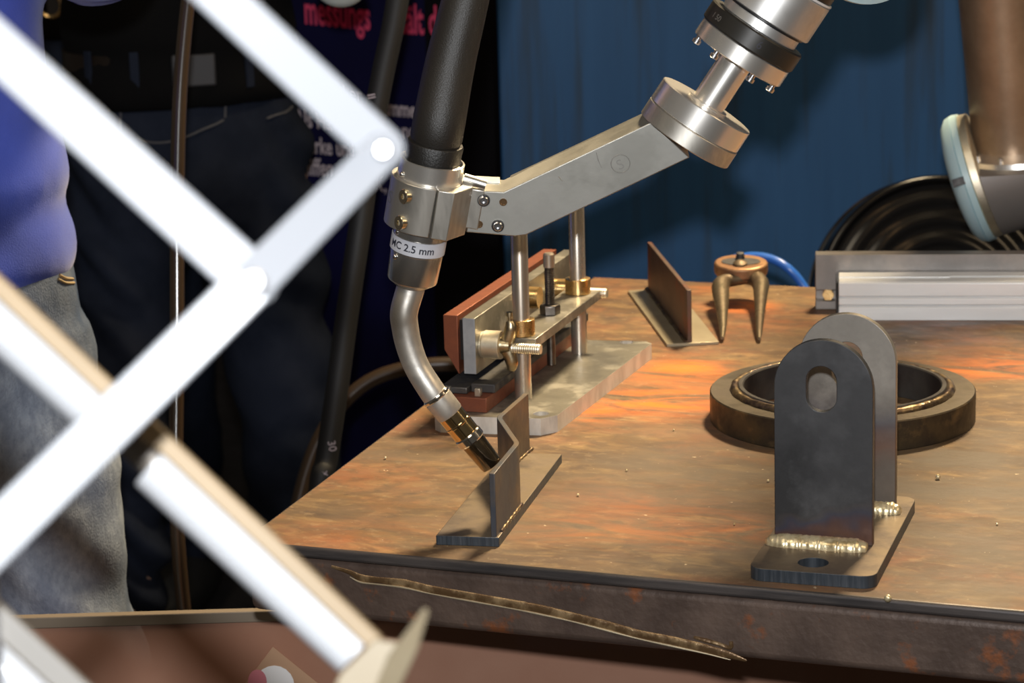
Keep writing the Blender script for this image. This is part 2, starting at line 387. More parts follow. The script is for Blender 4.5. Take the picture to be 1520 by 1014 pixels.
# ------------------------------------------------------------ setting
struct(B().box(V((0, 0, 0)), V((1, 0, 0)), V((0, 1, 0)), ZU, (-3.5, 4), (-1.5, 6.6), (-.05, 0)).build('floor', 'floor'))
struct(B().box(V((0, 0, 0)), V((1, 0, 0)), V((0, 1, 0)), ZU, (-3.5, 4), (6.5, 6.6), (0, 3.6)).build('wall_back', 'wall_dark'))
WY = 3.95
wl = P(743, 200, 1); wx = (P(743, 200, 1)-CAM); wx = CAM.x + wx.x*(WY/wx.y)
o = B()
o.box(V((0, 0, 0)), V((1, 0, 0)), V((0, 1, 0)), ZU, (wx, 2.6), (WY, WY+.05), (.02, 1.42))
o.box(V((0, 0, 0)), V((1, 0, 0)), V((0, 1, 0)), ZU, (wx, 2.6), (WY-.012, WY+.05), (1.42, 1.46))
struct(o.build('wall_right', 'wall_blue', bevel=.003))

# ------------------------------------------------------------ work table
def lines(a, b, c, d):
    (x1, y1), (x2, y2), (x3, y3), (x4, y4) = a, b, c, d
    D = (x1-x2)*(y3-y4)-(y1-y2)*(x3-x4); p = x1*y2-y1*x2; q = x3*y4-y3*x4
    return ((p*(x3-x4)-(x1-x2)*q)/D, (p*(y3-y4)-(y1-y2)*q)/D)
FLp = lines((438, 811), (1520, 908), (395, 775), (880, 411))
TFL = G(*FLp); TFR = G(1520, 908); TBL = G(880, 411); TBR = G(1195, 425)
tx = (TFR-TFL).normalized(); ty = (TBL-TFL).normalized(); tyl = (TBL-TFL).length
tbx = (TBR-TBL).normalized()
FR = TFL + tx*1.15; BR = TBL + tbx*1.15
rot = -math.atan2(tx.y, tx.x)
top_mat(rot, [(G(960, 602), .075, 1.5, 1), (G(1015, 545), .06, 1.1, .9), (G(1000, 575), .12, 1, .55), (G(1100, 455), .05, 1.1, .8), (G(1480, 545), .07, 1.6, .9), (G(890, 615), .05, 1, .5), (G(930, 775), .12, 1.3, .28), (G(560, 800), .08, 1.3, .2), (G(1090, 790), .06, 1.3, .3), (G(1050, 430), .04, 1, .5)],
        [(G(1250, 800), .3, 1.5, .35), (G(760, 760), .16, 1.6, .55), (G(1430, 700), .34, 1.3, 1), (G(1480, 850), .2, 1.3, .6), (G(590, 670), .10, 1, .5), (G(1000, 690), .10, 1.6, .5)])
table = thing('welding_table', (TFL.x+.4, TFL.y+.5, 0), 'heavy steel welding table with a rusty brown top scorched orange and dark tube frame', 'table')
TH = .009
top = B().hexa([p - ZU*TH for p in (TFL, FR, BR, TBL)], [TFL, FR, BR, TBL]).build('tabletop', 'table_top', table, bevel=.0025, seg=3)
top.data.materials.append(M['slab_edge'])
for pl in top.data.polygons:
    if abs(pl.normal.z) < .5: pl.material_index = 1
top.modifiers['bevel'].material = 1
for i, (a, b) in enumerate(((TFL, FR), (TFL, TBL), (TBL, BR))):
    d = (b-a).normalized(); nn = V((-d.y, d.x, 0))
    if nn.dot((TFL+BR)/2 - a) < 0: nn = -nn
    B().box(a, d, nn, ZU, (.004, (b-a).length), (.0035, .048), (-TH-.047, -TH-.0006)).build('frame_rail', 'frame_rust', table, bevel=.006, seg=4)
for fx, fy in ((.25, .52), (.9, .52), (.28, .95), (.9, .95)):
    c = TFL + tx*fx + ty*(fy*tyl)
    B().box(V((c.x, c.y, 0)), tx, ty, ZU, (-.03, .03), (-.03, .03), (0, T-TH)).build('leg', 'frame_rust', table, bevel=.004)
# drip of weld / resin running along the face of the front rail
fo = TFL + V((-tx.y, tx.x, 0))*.0035; fn = V((-tx.y, tx.x, 0))
def onrail(x, y): return onplane(x, y, fo, fn)
pp = [(492, 841), (520, 850), (536, 858), (560, 861), (600, 866), (640, 875), (700, 886), (760, 897), (800, 905), (850, 916), (900, 929), (950, 942), (1000, 953), (1050, 964), (1085, 973), (1108, 981)]
B().tube([onrail(*q) for q in pp], [.0010, .0020, .0030, .0024, .0034, .0032, .0034, .0038, .0042, .0036, .0040, .0034, .0042, .0038, .0026, .0007], seg=12, smooth=5, flat=.35, axis=fn).build('weld_bead', 'drip', table)
up_ = lambda a: [q + ZU*a + fn*(-.0012) for q in [onrail(*z) for z in pp[1:-1]]]
B().tube(up_(-.0030), [.0003, .0008, .0006, .0009, .0005, .0008, .0005, .0009, .0006, .0009, .0006, .0009, .0006, .0003], seg=8, smooth=5).build('weld_bead', 'drip_edge', table)
pp = [(1030, 946), (1048, 951), (1066, 956), (1084, 962), (1085, 952)]
B().tube([onrail(*q) for q in pp], [.001, .0018, .0014, .0018, .0015], seg=8, smooth=3).build('weld_bead', 'drip', table)
# spatter grains on the top: small solid beads
b = B()
for x, y, r in ((1318, 894, .0028), (572, 682, .0012), (1392, 712, .0022), (1140, 716, .0012), (858, 737, .0012), (1480, 780, .001), (640, 606, .0012), (1000, 640, .001), (930, 700, .0009), (1090, 780, .0009)):
    b.ball(G(x, y)+ZU*r*1.02, r, seg=8, rings=6)
so = b.build('weld_spatter', 'weld'); so['kind'] = 'stuff'; tag(so, 'tiny bright weld spatter grains scattered over the rusty table top', 'weld spatter')

# ------------------------------------------------------------ clevis bracket
def clevis():
    h = .0095
    a, bb, c = G(1110, 843, h), G(1299, 857, h), G(1361, 738, h)
    u = (bb-a).normalized(); v0 = (c-bb).normalized(); wd = (bb-a).length; ln = (c-bb).length
    t = thing('clevis_bracket', (a.x, a.y, T), 'dark steel clevis bracket of two round-topped uprights with slots, nearest piece on the table', 'bracket')
    r = .011
    def Q(x, y): return a + u*x + v0*y - ZU*h
    out = []
    for (x, y), a0 in (((r, r), 180), ((wd-r, r), 270), ((wd-r, ln-r), 0), ((r, ln-r), 90)):
        out += [Q(x, y) + u*(r*math.cos(math.radians(a0+k*15))) + v0*(r*math.sin(math.radians(a0+k*15))) for k in range(7)]
    hc = G(1207, 835, h) - ZU*h; hc2 = Q(wd/2, ln) ; rh = 23*depth(hc)/FPX
    holes = [[hc + u*(rh*math.cos(q)) + v0*(rh*math.sin(q)) for q in [2*math.pi*i/28 for i in range(28)]],
             [hc + v0*(ln-.036) + u*(rh*math.cos(q)) + v0*(rh*math.sin(q)) for q in [2*math.pi*i/28 for i in range(28)]]]
    o = B().prism(out, ZU*h, holes).build('base_plate', 'base_brown', t, bevel=.0006)
    o.data.materials.append(M['cut_edge'])
    for pl in o.data.polygons:
        if abs(pl.normal.z) < .5: pl.material_index = 1
    def upright(pl, pr, ytop, m, th, slot):
        L_, R_ = G(*pl, h), G(*pr, h); d = (R_-L_).normalized(); R2 = (R_-L_).length/2; c0 = (L_+R_)/2
        nn = V((-d.y, d.x, 0)); top_h = hgt(c0, 0, ytop); cc = V((c0.x, c0.y, T + top_h - R2))
        pts = [V((L_.x, L_.y, T+h)), V((R_.x, R_.y, T+h))] + arc(cc, d, ZU, R2, 0, 180, 28)
        sy, sr, sh = slot
        s = onplane(1219, sy, c0, nn) if pl[0] == 1150 else V((c0.x, c0.y, T+hgt(c0, 0, sy)))
        rs = sr*depth(s)/FPX; hh = sh*depth(s)/FPX
        hole = arc(s + ZU*hh, d, ZU, rs, 0, 180, 14) + arc(s - ZU*hh, d, ZU, rs, 180, 360, 14)
        return pts, nn, hole, d, c0, R2
    pts, nn, hole, d, c0, R2 = upright((1150, 800), (1295, 811), 505, None, .006, (578, 23, 12))
    B().prism(pts, nn*.0065, [hole]).build('upright_plate', 'mill_heat', t, bevel=.0005)
    # cloudy weld bead along the foot of the front upright
    b = B(); pts2 = []; rr = []
    L_ = G(1137, 806, h); R_ = G(1288, 817, h)
    for i in range(60):
        q = i/59; p = L_.lerp(R_, q); e = min(1, q*6, (1-q)*9)
        pts2.append(p + ZU*(.001) + d*(.0006*math.sin(i*2.3))); rr.append((.0035 + .0050*max(e, 0)**.5)*(1+.02*math.sin(i*1.7)+.02*random.uniform(-1, 1)))
    b.tube(pts2, rr, seg=18, flat=.82, axis=ZU).build('weld_bead', 'weld', t, smooth_ang=80)
    pts, nn, hole, d, c1, R3 = upright((1186, 741), (1329, 751), 466, None, .006, (542, 23, 12))
    B().prism(pts, nn*.0065, [hole]).build('upright_plate', 'mill_heat_back', t, bevel=.0005)
    pts2 = []; rr = []
    L_ = G(1210, 754, h); R_ = G(1338, 762, h)
    for i in range(50):
        q = i/49; p = L_.lerp(R_, q); e = min(1, q*6, (1-q)*9)
        pts2.append(p + ZU*.001); rr.append((.003 + .0042*max(e, 0)**.5)*(1+.05*math.sin(i*1.9)+.03*random.uniform(-1, 1)))
    B().tube(pts2, rr, seg=12).build('weld_bead', 'weld', t, smooth_ang=80)
clevis()

# ------------------------------------------------------------ ring flange
def flange():
    h = .026; c = G(1250, 577, h); R = 196*depth(c)/FPX
    t = thing('ring_flange', (c.x, c.y, T), 'thick round steel ring flange with a welded inner sleeve, lying behind the clevis bracket', 'flange')
    c0 = V((c.x, c.y, T)); ri = R*.79
    b = B(); prof = [(0, ri), (0, R-.001), (.001, R), (h-.001, R), (h, R-.001), (h, ri), (0, ri)]
    b.lathe(c0, c0+ZU, prof, seg=96, cap=False); o = b.build('ring_body', 'flange_side', t)
    o.data.materials.append(M['flange_top'])
    for pl in o.data.polygons:
        if pl.normal.z > .8: pl.material_index = 1
    rs = ri - .0055
    B().lathe(c0, c0+ZU, [(.001, rs), (.001, ri-.0004), (h+.004, ri-.0004), (h+.005, ri-.0012), (h+.005, rs+.001), (h+.004, rs), (.001, rs)], seg=96, cap=False).build('inner_sleeve', 'bore', t)
    B().torus(c0+ZU*(h+.0005), ZU, ri+.0022, .0042, seg=140, rs=10, fx=lambda i: 1+.06*math.sin(i*1.3)+.05*math.sin(i*.37)).build('weld_bead', 'weld_dark', t, smooth_ang=80)
flange()

# ------------------------------------------------------------ folded plate welded on a flat bar (the piece under the torch)
def folded():
    h = .0075
    a, bb, c = G(647, 795, h), G(740.5, 798, h), G(834, 674, h)
    v = (c-bb)
    t = thing('folded_plate_workpiece', (bb.x, bb.y, T), 'grey steel workpiece with a folded upright plate on a flat bar, under the torch tip', 'workpiece')
    q = [a, bb, c, a+v]
    o = B().hexa([p-ZU*h for p in q], q).build('base_bar', 'base_brown', t, bevel=.0005)
    o.data.materials.append(M['cut_edge'])
    for pl in o.data.polygons:
        if abs(pl.normal.z) < .5: pl.material_index = 1
    F = [G(733, 797, h), G(770, 748, h), G(743, 706, h), G(783, 668, h)]
    hh = [hgt(F[0], 0, 703), hgt(F[1], 0, 655), hgt(F[1], 0, 655), hgt(F[3], 0, 584)]
    th = .0022; n = len(F)
    # round the folds
    pts, _ = [], 0
    for i, p in enumerate(F):
        if i in (0, n-1): pts.append((p, i)); continue
        pr, nx = F[i-1], F[i+1]
        for k in range(5):
            s = .006; A = p + (pr-p).normalized()*s; C = p + (nx-p).normalized()*s; u = k/4
            pts.append((A*(1-u)**2 + p*2*u*(1-u) + C*u*u, i))
    L, R, tops = [], [], []
    cum = [0]
    for i in range(1, len(pts)): cum.append(cum[-1] + (pts[i][0]-pts[i-1][0]).length)
    for i, (p, k) in enumerate(pts):
        d = (pts[min(i+1, len(pts)-1)][0] - pts[max(i-1, 0)][0]); d.z = 0; d.normalize(); nn = V((-d.y, d.x, 0))
        L.append(p+nn*th); R.append(p-nn*th); u = cum[i]/cum[-1]; tops.append(hh[0]*(1-u) + hh[3]*u)
    b = B(); bm = b.bm; z0 = T+h-.0005
    rows = [[bm.verts.new((L[i].x, L[i].y, z0)), bm.verts.new((R[i].x, R[i].y, z0)), bm.verts.new((R[i].x, R[i].y, T+tops[i])), bm.verts.new((L[i].x, L[i].y, T+tops[i]))] for i in range(len(pts))]
    for A, C in zip(rows, rows[1:]): b._bridge(A, C)
    bm.faces.new(rows[0][::-1]); bm.faces.new(rows[-1])
    o = b.build('folded_plate', 'mill_plate', t, bevel=.0005, smooth_ang=30)
    d = (F[1]-F[0]).normalized()
    for (p, q2) in ((F[0].lerp(F[1], .15), F[1]), (F[2].lerp(F[3], .25), F[3]+(F[3]-F[2]).normalized()*.006)):
        nn = V((-(q2-p).y, (q2-p).x, 0)).normalized()
        B().tube([p.lerp(q2, i/20) - nn*.0026 for i in range(21)], [.0016*(1+.25*math.sin(i*2.1)) for i in range(21)], seg=8).build('weld_bead', 'weld_dark', t, smooth_ang=80)
    return F
FZ = folded()

# ------------------------------------------------------------ T section offcut at the back
mat('tee_flange', (.36, .31, .215), .42, .5, c2=(.30, .25, .17), ns=16)
def tee():
    h = .003
    a, bb, c = G(990, 511, h), G(1067, 507, h), G(932, 431, h)
    t = thing('tee_section', (a.x, a.y, T), 'brown steel tee offcut standing on its wide flat flange, left of the pincers', 'steel offcut')
    v = c-a; q = [a, bb, bb+v, c]
    o = B().hexa([p-ZU*h for p in q], q).build('flange_plate', 'tee_flange', t, bevel=.0004)
    f0, f1 = G(1024, 508, h), G(965, 429, h); t0, t1 = hgt(f0, 0, 431), hgt(f1, 0, 359)
    n = V((-(f1-f0).y, (f1-f0).x, 0)).normalized()*.0022
    bot = [f0-n, f0+n, f1+n, f1-n]
    tops = [V((p.x, p.y, T+hh)) for p, hh in zip(bot, (t0, t0, t1, t1))]
    bot = [V((p.x, p.y, T+h-.0004)) for p in bot]
    B().hexa(bot, tops).build('web_plate', 'tee_web', t, bevel=.0004)
    B().tube([f0.lerp(f1, i/20)+n*1.6 for i in range(21)], [.0022*(1+.2*math.sin(i*2)) for i in range(21)], seg=8).build('weld_bead', 'weld_dark', t)
mat('tee_web', (.085, .055, .042), .5, .5, c2=(.12, .08, .06), ns=20, c3=(.20, .06, .03), ns3=12, lo3=.58, hi3=.7)
tee()

# ------------------------------------------------------------ pincers
def pincers():
    t = thing('pincers', G(1100, 470), 'old steel end-cutting pincers with round jaws, handles toward the camera, right of the tee offcut', 'pincers')
    dt = depth(G(1100, 500))
    A, Bq, C = G(1073, 505, .004), G(1127, 505, .004), G(1099, 412, .028)
    def Q(x, y, up=0):
        n = (Bq-A).cross(C-A).normalized(); 
        if n.z < 0: n = -n
        return onplane(x, y, A, n) + n*up
    n = (Bq-A).cross(C-A).normalized(); n = n if n.z > 0 else -n
    k = dt/FPX
    # right handle crosses to the left jaw and the other way round; each arm one piece
    B().tube([Q(1127, 503), Q(1127, 490), Q(1128, 465), Q(1129, 440), Q(1129, 422), Q(1120, 413), Q(1100, 410), Q(1080, 407), Q(1068, 404)],
             [2.5*k, 5*k, 7.5*k, 10.5*k, 13.5*k, 13*k, 12*k, 11*k, 8*k], seg=14, smooth=4).build('handle', 'pincer_steel', t)
    B().tube([Q(1072, 502), Q(1073, 486), Q(1072, 462), Q(1070, 438), Q(1070, 424), Q(1079, 417), Q(1098, 414), Q(1118, 410), Q(1131, 405)],
             [2.5*k, 5.5*k, 9*k, 13*k, 14*k, 11*k, 10*k, 10*k, 8*k], seg=14, smooth=4).build('handle', 'pincer_steel', t)
    # ground jaw faces form a shallow dish round the rivet
    e = [Q(1100 + 40*math.cos(a), 405 + 12*math.sin(a), .0) for a in [2*math.pi*i/28 for i in range(28)]]
    B().prism(e, n*.012).build('jaw', 'pincer_jaw', t, bevel=.002)
    e = [Q(1100 + 29*math.cos(a), 405 + 5.5*math.sin(a), .0121) for a in [2*math.pi*i/24 for i in range(24)]]
    B().prism(e, n*.0006).build('jaw_recess', 'dark_steel', t)
    c = Q(1099, 409, .010); B().lathe(c, c+n, [(0, .0075), (.004, .0075), (.0065, .004), (.007, 0)], seg=20).build('rivet', 'pincer_steel', t)
    c = Q(1099, 401, .012); B().lathe(c, c+n, [(0, .005), (.007, .004), (.008, 0)], seg=16).build('rivet', 'dark_steel', t)
mat('pincer_steel', (.22, .18, .12), .36, .8, c2=(.12, .09, .06), ns=40, rvar=.2, bump=.15)
mat('pincer_jaw', (.42, .24, .12), .42, .7, c2=(.26, .14, .08), ns=40)
pincers()

# ------------------------------------------------------------ white aluminium profile with the steel angle behind it
def profile():
    a, bb = G(1245, 476), G(1520, 476); u = (bb-a).normalized(); v = V((-u.y, u.x, 0))
    ht = hgt(a, 0, 418); dp = .045; L = .62
    t = thing('aluminium_profile', (a.x, a.y, T), 'white aluminium slot profile lying along the right rear of the table', 'metal profile')
    z = lambda k: ht*k
    g = .0022
    sec = [(0, 0), (dp, 0), (dp, ht), (dp*.58, ht), (dp*.58, ht-.006), (dp*.42, ht-.006), (dp*.42, ht), (.002, ht), (0, ht-.002),
           (0, z(.62)), (g, z(.61)), (g, z(.575)), (0, z(.565)), (0, z(.40)), (g, z(.385)), (g, z(.35)), (0, z(.34))]
    B().prism([a + v*x + ZU*y for x, y in sec], u*L).build('profile_body', 'white_profile', t, bevel=.0006)
    # end cap
    B().box(a, u, v, ZU, (-.003, 0), (.001, dp-.001), (.001, ht-.001)).build('end_cap', 'black_plastic', t, bevel=.0008)
    B().box(a, u, v, ZU, (0, .11), (dp*.40, dp*.60), (ht-.0005, ht+.0008)).build('slot_cover', 'white_profile', t)
    # steel angle
    a2 = G(1210, 464); h2 = hgt(a2, 0, 378)
    a2p = a + v*(dp+.004); off = (a2-a).dot(u)
    o0 = a2p + u*off; o0.z = T
    t2 = thing('steel_channel', (o0.x, o0.y, T), 'grey steel channel standing behind the white aluminium profile', 'steel channel')
    hh = hgt(o0, 0, 378)
    sec = [(.012, 0), (.018, 0), (.018, hh), (0, hh), (0, hh-.037), (.012, hh-.037)]
    B().prism([o0 + v*x + ZU*y for x, y in sec], u*.7).build('channel_body', 'angle_steel', t2, bevel=.0008)
    B().box(o0, u, v, ZU, (0, .7), (-.0, .012), (0, .009)).build('channel_foot', 'angle_steel', t2, bevel=.0008)
    c = o0 + u*.013 + ZU*(.0155)
    B().lathe(c - v*.002, c + v*.012, [(0, 0), (0, .006), (1, .006), (1, 0)], seg=6, cap=False).build('bolt', 'brass', t2)
profile()

# ------------------------------------------------------------ clamping fixture
mat('dark_bolt', (.16, .14, .125), .32, .9, c2=(.09, .08, .07), ns=60)
def fixture():
    h = .015
    fl, fr, br = G(640, 617, h), G(820, 622, h), G(971, 507, h)
    v = br-fr; bl = fl+v
    t = thing('clamping_fixture', (fr.x, fr.y, T), 'bar clamping fixture with two steel rods, brass collars and copper plates on an aluminium base', 'clamping fixture')
    ux = (fr-fl).normalized(); vy = v.normalized(); c = .008
    q = [fl+ux*c, fr-ux*c*1.3, fr+vy*c*1.6, br-vy*c, br-ux*c, bl+ux*c, bl-vy*c, fl+vy*c]
    r1 = G(777, 590, h); r2 = G(860, 523, h); w = (r2-r1).normalized(); s = V((w.y, -w.x, 0))
    def Q(ss, ww, hh): 
        p = r1 + s*ss + w*ww; return V((p.x, p.y, T+hh))
    hs = []
    for x, y in ((803, 614), (930, 508)):
        g = G(x, y, h); rr = 12*depth(g)/FPX if x < 900 else 10.5*depth(g)/FPX
        hs.append((g, rr))
    q = [p - ZU*h for p in q]
    holes = [[g - ZU*h + V((math.cos(a), math.sin(a), 0))*rr for a in [2*math.pi*i/24 for i in range(24)]] for g, rr in hs]
    o = B().prism(q, ZU*h, holes).build('base_plate', 'alu_base', t, bevel=.0006); o.data.materials.append(M['alu_flash_lit'])
    for pl in o.data.polygons:
        if abs(pl.normal.z) < .5: pl.material_index = 1
    for g, rr in hs:
        b = B(); b.lathe(g-ZU*h, g, [(.05, 0), (.05, rr*.98), (.45, rr*.98), (.45, rr*.5), (.3, rr*.42), (.3, 0)], seg=24, cap=False).build('screw', 'dark_bolt', t)
    ln = (r2-r1).length
    H1 = hgt(r1, 0, 497); 
    rod_r = 12.6*depth(r1)/FPX
    for p, yt in ((r1, 300), (r2, 262)):
        p0 = V((p.x, p.y, T+h)); tp = T+hgt(p, 0, yt)
        B().lathe(p0, V((p.x, p.y, tp)), [(0, rod_r), (.985, rod_r), (1, rod_r*.85)], seg=32).build('guide_rod', 'steel_rod', t)
    hb = H1; bt = .0085
    # cross bar
    B().box(Q(0, 0, hb), s, w, ZU, (-.017, .017), (-.0125, ln+.02), (-bt, 0)).build('cross_bar', 'alu_base', t, bevel=.0006)
    for p in (r1, r2):
        p0 = V((p.x, p.y, T+hb)); B().lathe(p0, p0+ZU*.0145, [(0, rod_r+.0004), (0, rod_r*1.6), (1, rod_r*1.6), (1, rod_r+.0004), (0, rod_r+.0004)], seg=32, cap=False).build('brass_collar', 'brass', t, bevel=.0006)
    # threaded bolt through the bar with a nut
    pb = Q(.0, ln*.49, hb); 
    g = V((pb.x, pb.y, 0)); ztop = T+hgt(pb, 0, 377); zb = T+hgt(pb, 0, 541)
    prof = []; n = 60
    for i in range(n+1): prof.append((i/n, .0046*(1.0 if i % 2 else .86)))
    b = B(); b.lathe(V((pb.x, pb.y, T+hb+.006)), V((pb.x, pb.y, ztop)), prof, seg=20); b.lathe(V((pb.x, pb.y, zb)), V((pb.x, pb.y, T+hb-bt)), prof[::2], seg=20)
    b.build('threaded_bolt', 'dark_bolt', t)
    B().lathe(pb, pb+ZU*.009, [(0, .0095), (.9, .0095), (1, .0085)], seg=6).build('hex_nut', 'dark_bolt', t, bevel=.0006)
    B().lathe(V((pb.x, pb.y, ztop-.012)), V((pb.x, pb.y, ztop+.001)), [(0, .0052), (.9, .0052), (1, .004)], seg=20).build('bolt_end', 'steel_rod', t)
    # aluminium pressure plate and the copper plate beside it, both along the rods
    s0 = -.0305; w0 = -.036; w1 = .262
    z1 = hgt(Q(s0, w0, 0), 0, 473); z0 = hgt(Q(s0, w0, 0), 0, 556)
    B().box(Q(0, 0, 0), s, w, ZU, (s0-.0115, s0), (w0, w1), (z0, z1)).build('pressure_plate', 'alu_base', t, bevel=.0006)
    o = [c_ for c_ in COL.objects if c_.name.startswith('pressure_plate')][0]; o.data.materials.append(M['alu_end'])
    for pl in o.data.polygons:
        if pl.normal.dot(w) < -.8: pl.material_index = 1
    s1 = s0-.016; s2 = s1-.013; zt = z1+.002; zb2 = hgt(Q(s1, w0, 0), 0, 556)
    b = B(); b.hexa([Q(s2, w0, zb2+.022), Q(s1, w0, zb2), Q(s1, w1-.01, zb2), Q(s2, w1-.01, zb2+.022)], [Q(s2, w0, zt), Q(s1, w0, zt), Q(s1, w1-.01, zt), Q(s2, w1-.01, zt)]); b.build('copper_plate', 'copper', t, bevel=.0005)
    B().box(Q(0, 0, 0), s, w, ZU, (s1, s0-.0115), (w0+.006, w1-.01), (zb2+.012, z1-.003)).build('insulation_strip', 'black_plastic', t)
    # brass bushes on the pressure plate (one behind each end of the bar) with wing nuts
    for ww in (-.0185, ):
        c0 = Q(s0, ww, (z0+z1)/2-.002); 
        B().lathe(c0, c0+s*.018, [(0, 0), (0, .0115), (.12, .0115), (.14, .0125), (1, .0125), (1, .006), (1.15, .005), (1.15, 0)], seg=28, cap=False).build('bush', 'alu_edge', t, bevel=.0004)
        n0 = c0 + s*.021
        wing_nut(t, n0, s, w, Q)
    c0 = Q(s0, ln*.62, z1-.012); B().lathe(c0, c0+s*.014, [(0, 0), (0, .010), (1, .010), (1, 0)], seg=24, cap=False).build('bush', 'brass', t)
    c0 = Q(s0, ln*1.12, (z0+z1)/2+.002)
    B().lathe(c0, c0+s*.016, [(0, 0), (0, .010), (1, .010), (1, 0)], seg=24, cap=False).build('bush', 'brass', t)
    wing_nut(t, c0+s*.020+ZU*.0, s, w, Q)
    # lower jaw: dark steel strips on copper bars over the base
    B().box(Q(0, 0, 0), s, w, ZU, (s0-.018, s0+.016), (w0-.022, w1-.02), (h+.0003, h+.013)).build('copper_bar', 'copper', t, bevel=.0005)
    B().box(Q(0, 0, 0), s, w, ZU, (s0-.026, s0-.019), (w0-.016, w1-.02), (h+.0003, h+.010)).build('dark_bar', 'dark_steel', t, bevel=.0005)
    B().box(Q(0, 0, 0), s, w, ZU, (s0-.004, s0+.018), (w0-.004, w1-.02), (h+.0133, h+.021)).build('jaw_strip', 'dark_steel', t, bevel=.0008)
    B().box(Q(0, 0, 0), s, w, ZU, (s0-.030, s0-.005), (w0-.012, w1-.02), (h+.0133, h+.019)).build('jaw_strip', 'dark_steel', t, bevel=.0008)
    B().box(Q(0, 0, 0), s, w, ZU, (s0+.004, s0+.009), (w0-.018, w0-.012), (h+.0133, h+.020)).build('stop_pin', 'alu', t, bevel=.0003)
    B().box(Q(0, 0, 0), s, w, ZU, (s0-.024, s0-.019), (w0-.018, w0-.012), (h+.0103, h+.020)).build('stop_pin', 'alu', t, bevel=.0003)
def wing_nut(t, n0, s, w, Q):
    k = .001
    B().tube([n0 - s*4*k, n0 + s*5*k], [8*k, 6*k], seg=16).build('wing_nut_hub', 'bronze_cast', t)
    for sg in (1, -1):
        # a wing sweeps out, thins and hooks back
        B().tube([n0 + s*(1*k), n0 + s*(4*k) + ZU*(sg*8*k), n0 + s*(6*k) + ZU*(sg*16*k), n0 + s*(5*k) + ZU*(sg*22*k)], [6.5*k, 6*k, 5.5*k, 3.5*k], seg=12, smooth=4, flat=.7).build('wing', 'bronze_cast', t)
    B().lathe(n0 + s*5*k + ZU*21*k, n0 + s*5*k + ZU*30*k, [(0, 1.6*k), (.6, 1.6*k), (.62, 3.2*k), (1, 3*k)], seg=12).build('knob', 'bronze_cast', t)
    p0 = n0 + s*7*k - ZU*2*k
    B().lathe(p0, p0 + s*26*k, [(0, 4.6*k)] + [(.05+.9*i/24, (4.6 if i % 2 else 4.2)*k) for i in range(25)] + [(1, 4.2*k)], seg=16).build('threaded_stud', 'alu_edge', t)
mat('dark_bolt', (.16, .14, .125), .32, .9, c2=(.09, .08, .07), ns=60)
fixture()

# ------------------------------------------------------------ torch mount: arm, clamp, discs, shaft (bolted to the robot, so they are the robot's parts)
robot = thing('robot_arm', P(1500, 330, 2.95), 'grey jointed robot arm holding the welding torch by an aluminium bracket', 'robot')
def px(r, p): return r*depth(p)/FPX
AO = P(860, 270, 1.987); an = (-FW*math.cos(math.radians(21)) - UP*math.sin(math.radians(21))).normalized()   # faces the camera and down
def Aq(x, y, off=0): return onplane(x, y, AO, an) - an*off
def arm():
    out = [(700, 283), (748, 285), (966, 182), (1024, 234), (781, 349), (764, 351), (692, 345)]
    th = .030
    front = [Aq(*p) for p in out]
    B().prism(front, -an*th).build('bracket_arm', 'alu_arm', robot, bevel=.0008)
    # raised rear shoulder seen over the notch
    o2 = [(757, 281), (963, 184), (1000, 215), (775, 300)]
    B().prism([Aq(*p, th*.35) for p in o2], -an*th*.75 + UP*.0002).build('bracket_rib', 'alu_arm', robot, bevel=.0006)
    o2 = [(682, 280), (742, 283), (742, 300), (690, 300)]
    B().prism([Aq(*p, th*.62) for p in o2], -an*th*.5).build('bracket_rib', 'alu_arm', robot, bevel=.0006)
    for (x, y) in ((718, 297), (739, 335)):
        c = Aq(x, y); r = px(9.5, c)
        B().lathe(c - an*.0005, c + an*.0015, [(0, r), (1, r), (1, r*.88), (.3, r*.8), (.3, 0)], seg=32, cap=False).build('washer_recess', 'dark_steel', robot)
        b = B(); b.lathe(c, c + an*.0028, [(0, r*.75), (.8, r*.75), (1, r*.62), (1, r*.34), (.4, r*.30), (.4, 0)], seg=24, cap=False); b.build('cap_screw', 'screw', robot)
    for (x, y) in ((747, 300), (711, 333)):
        c = Aq(x, y); r = px(5.6, c)
        b = B(); b.lathe(c - an*.001, c + an*.0004, [(0, 0), (0, r*1.05), (1, r*1.05), (1, r*.8), (.8, r*.7), (.8, 0)], seg=24, cap=False); b.build('bolt_hole', 'bronze_hole', robot)
    # faint round mark engraved in the face, and scratches
    c = Aq(921, 243); 
    u = (Aq(940, 234)-Aq(921, 243)).normalized(); vv = an.cross(u).normalized()
    if vv.dot(UP) < 0: vv = -vv
    B().torus(c+an*.00015, an, px(14, c), .0003, seg=40, rs=6).build('engraved_ring', 'etch', robot)
    text('engraved_mark', 'S', 'etch', robot, lambda x, y: c + an*.0003 + u*(x-.003) + vv*(y-.004), size=.011)
    B().tube([Aq(885, 226)+an*.0002, Aq(888, 238)+an*.0002, Aq(893, 249)+an*.0002], [.0002, .0003, .0001], seg=6).build('scratch', 'etch', robot)
    B().tube([Aq(829, 262)+an*.0002, Aq(835, 269)+an*.0002], [.0003, .0002], seg=6).build('scratch', 'etch', robot)
arm()
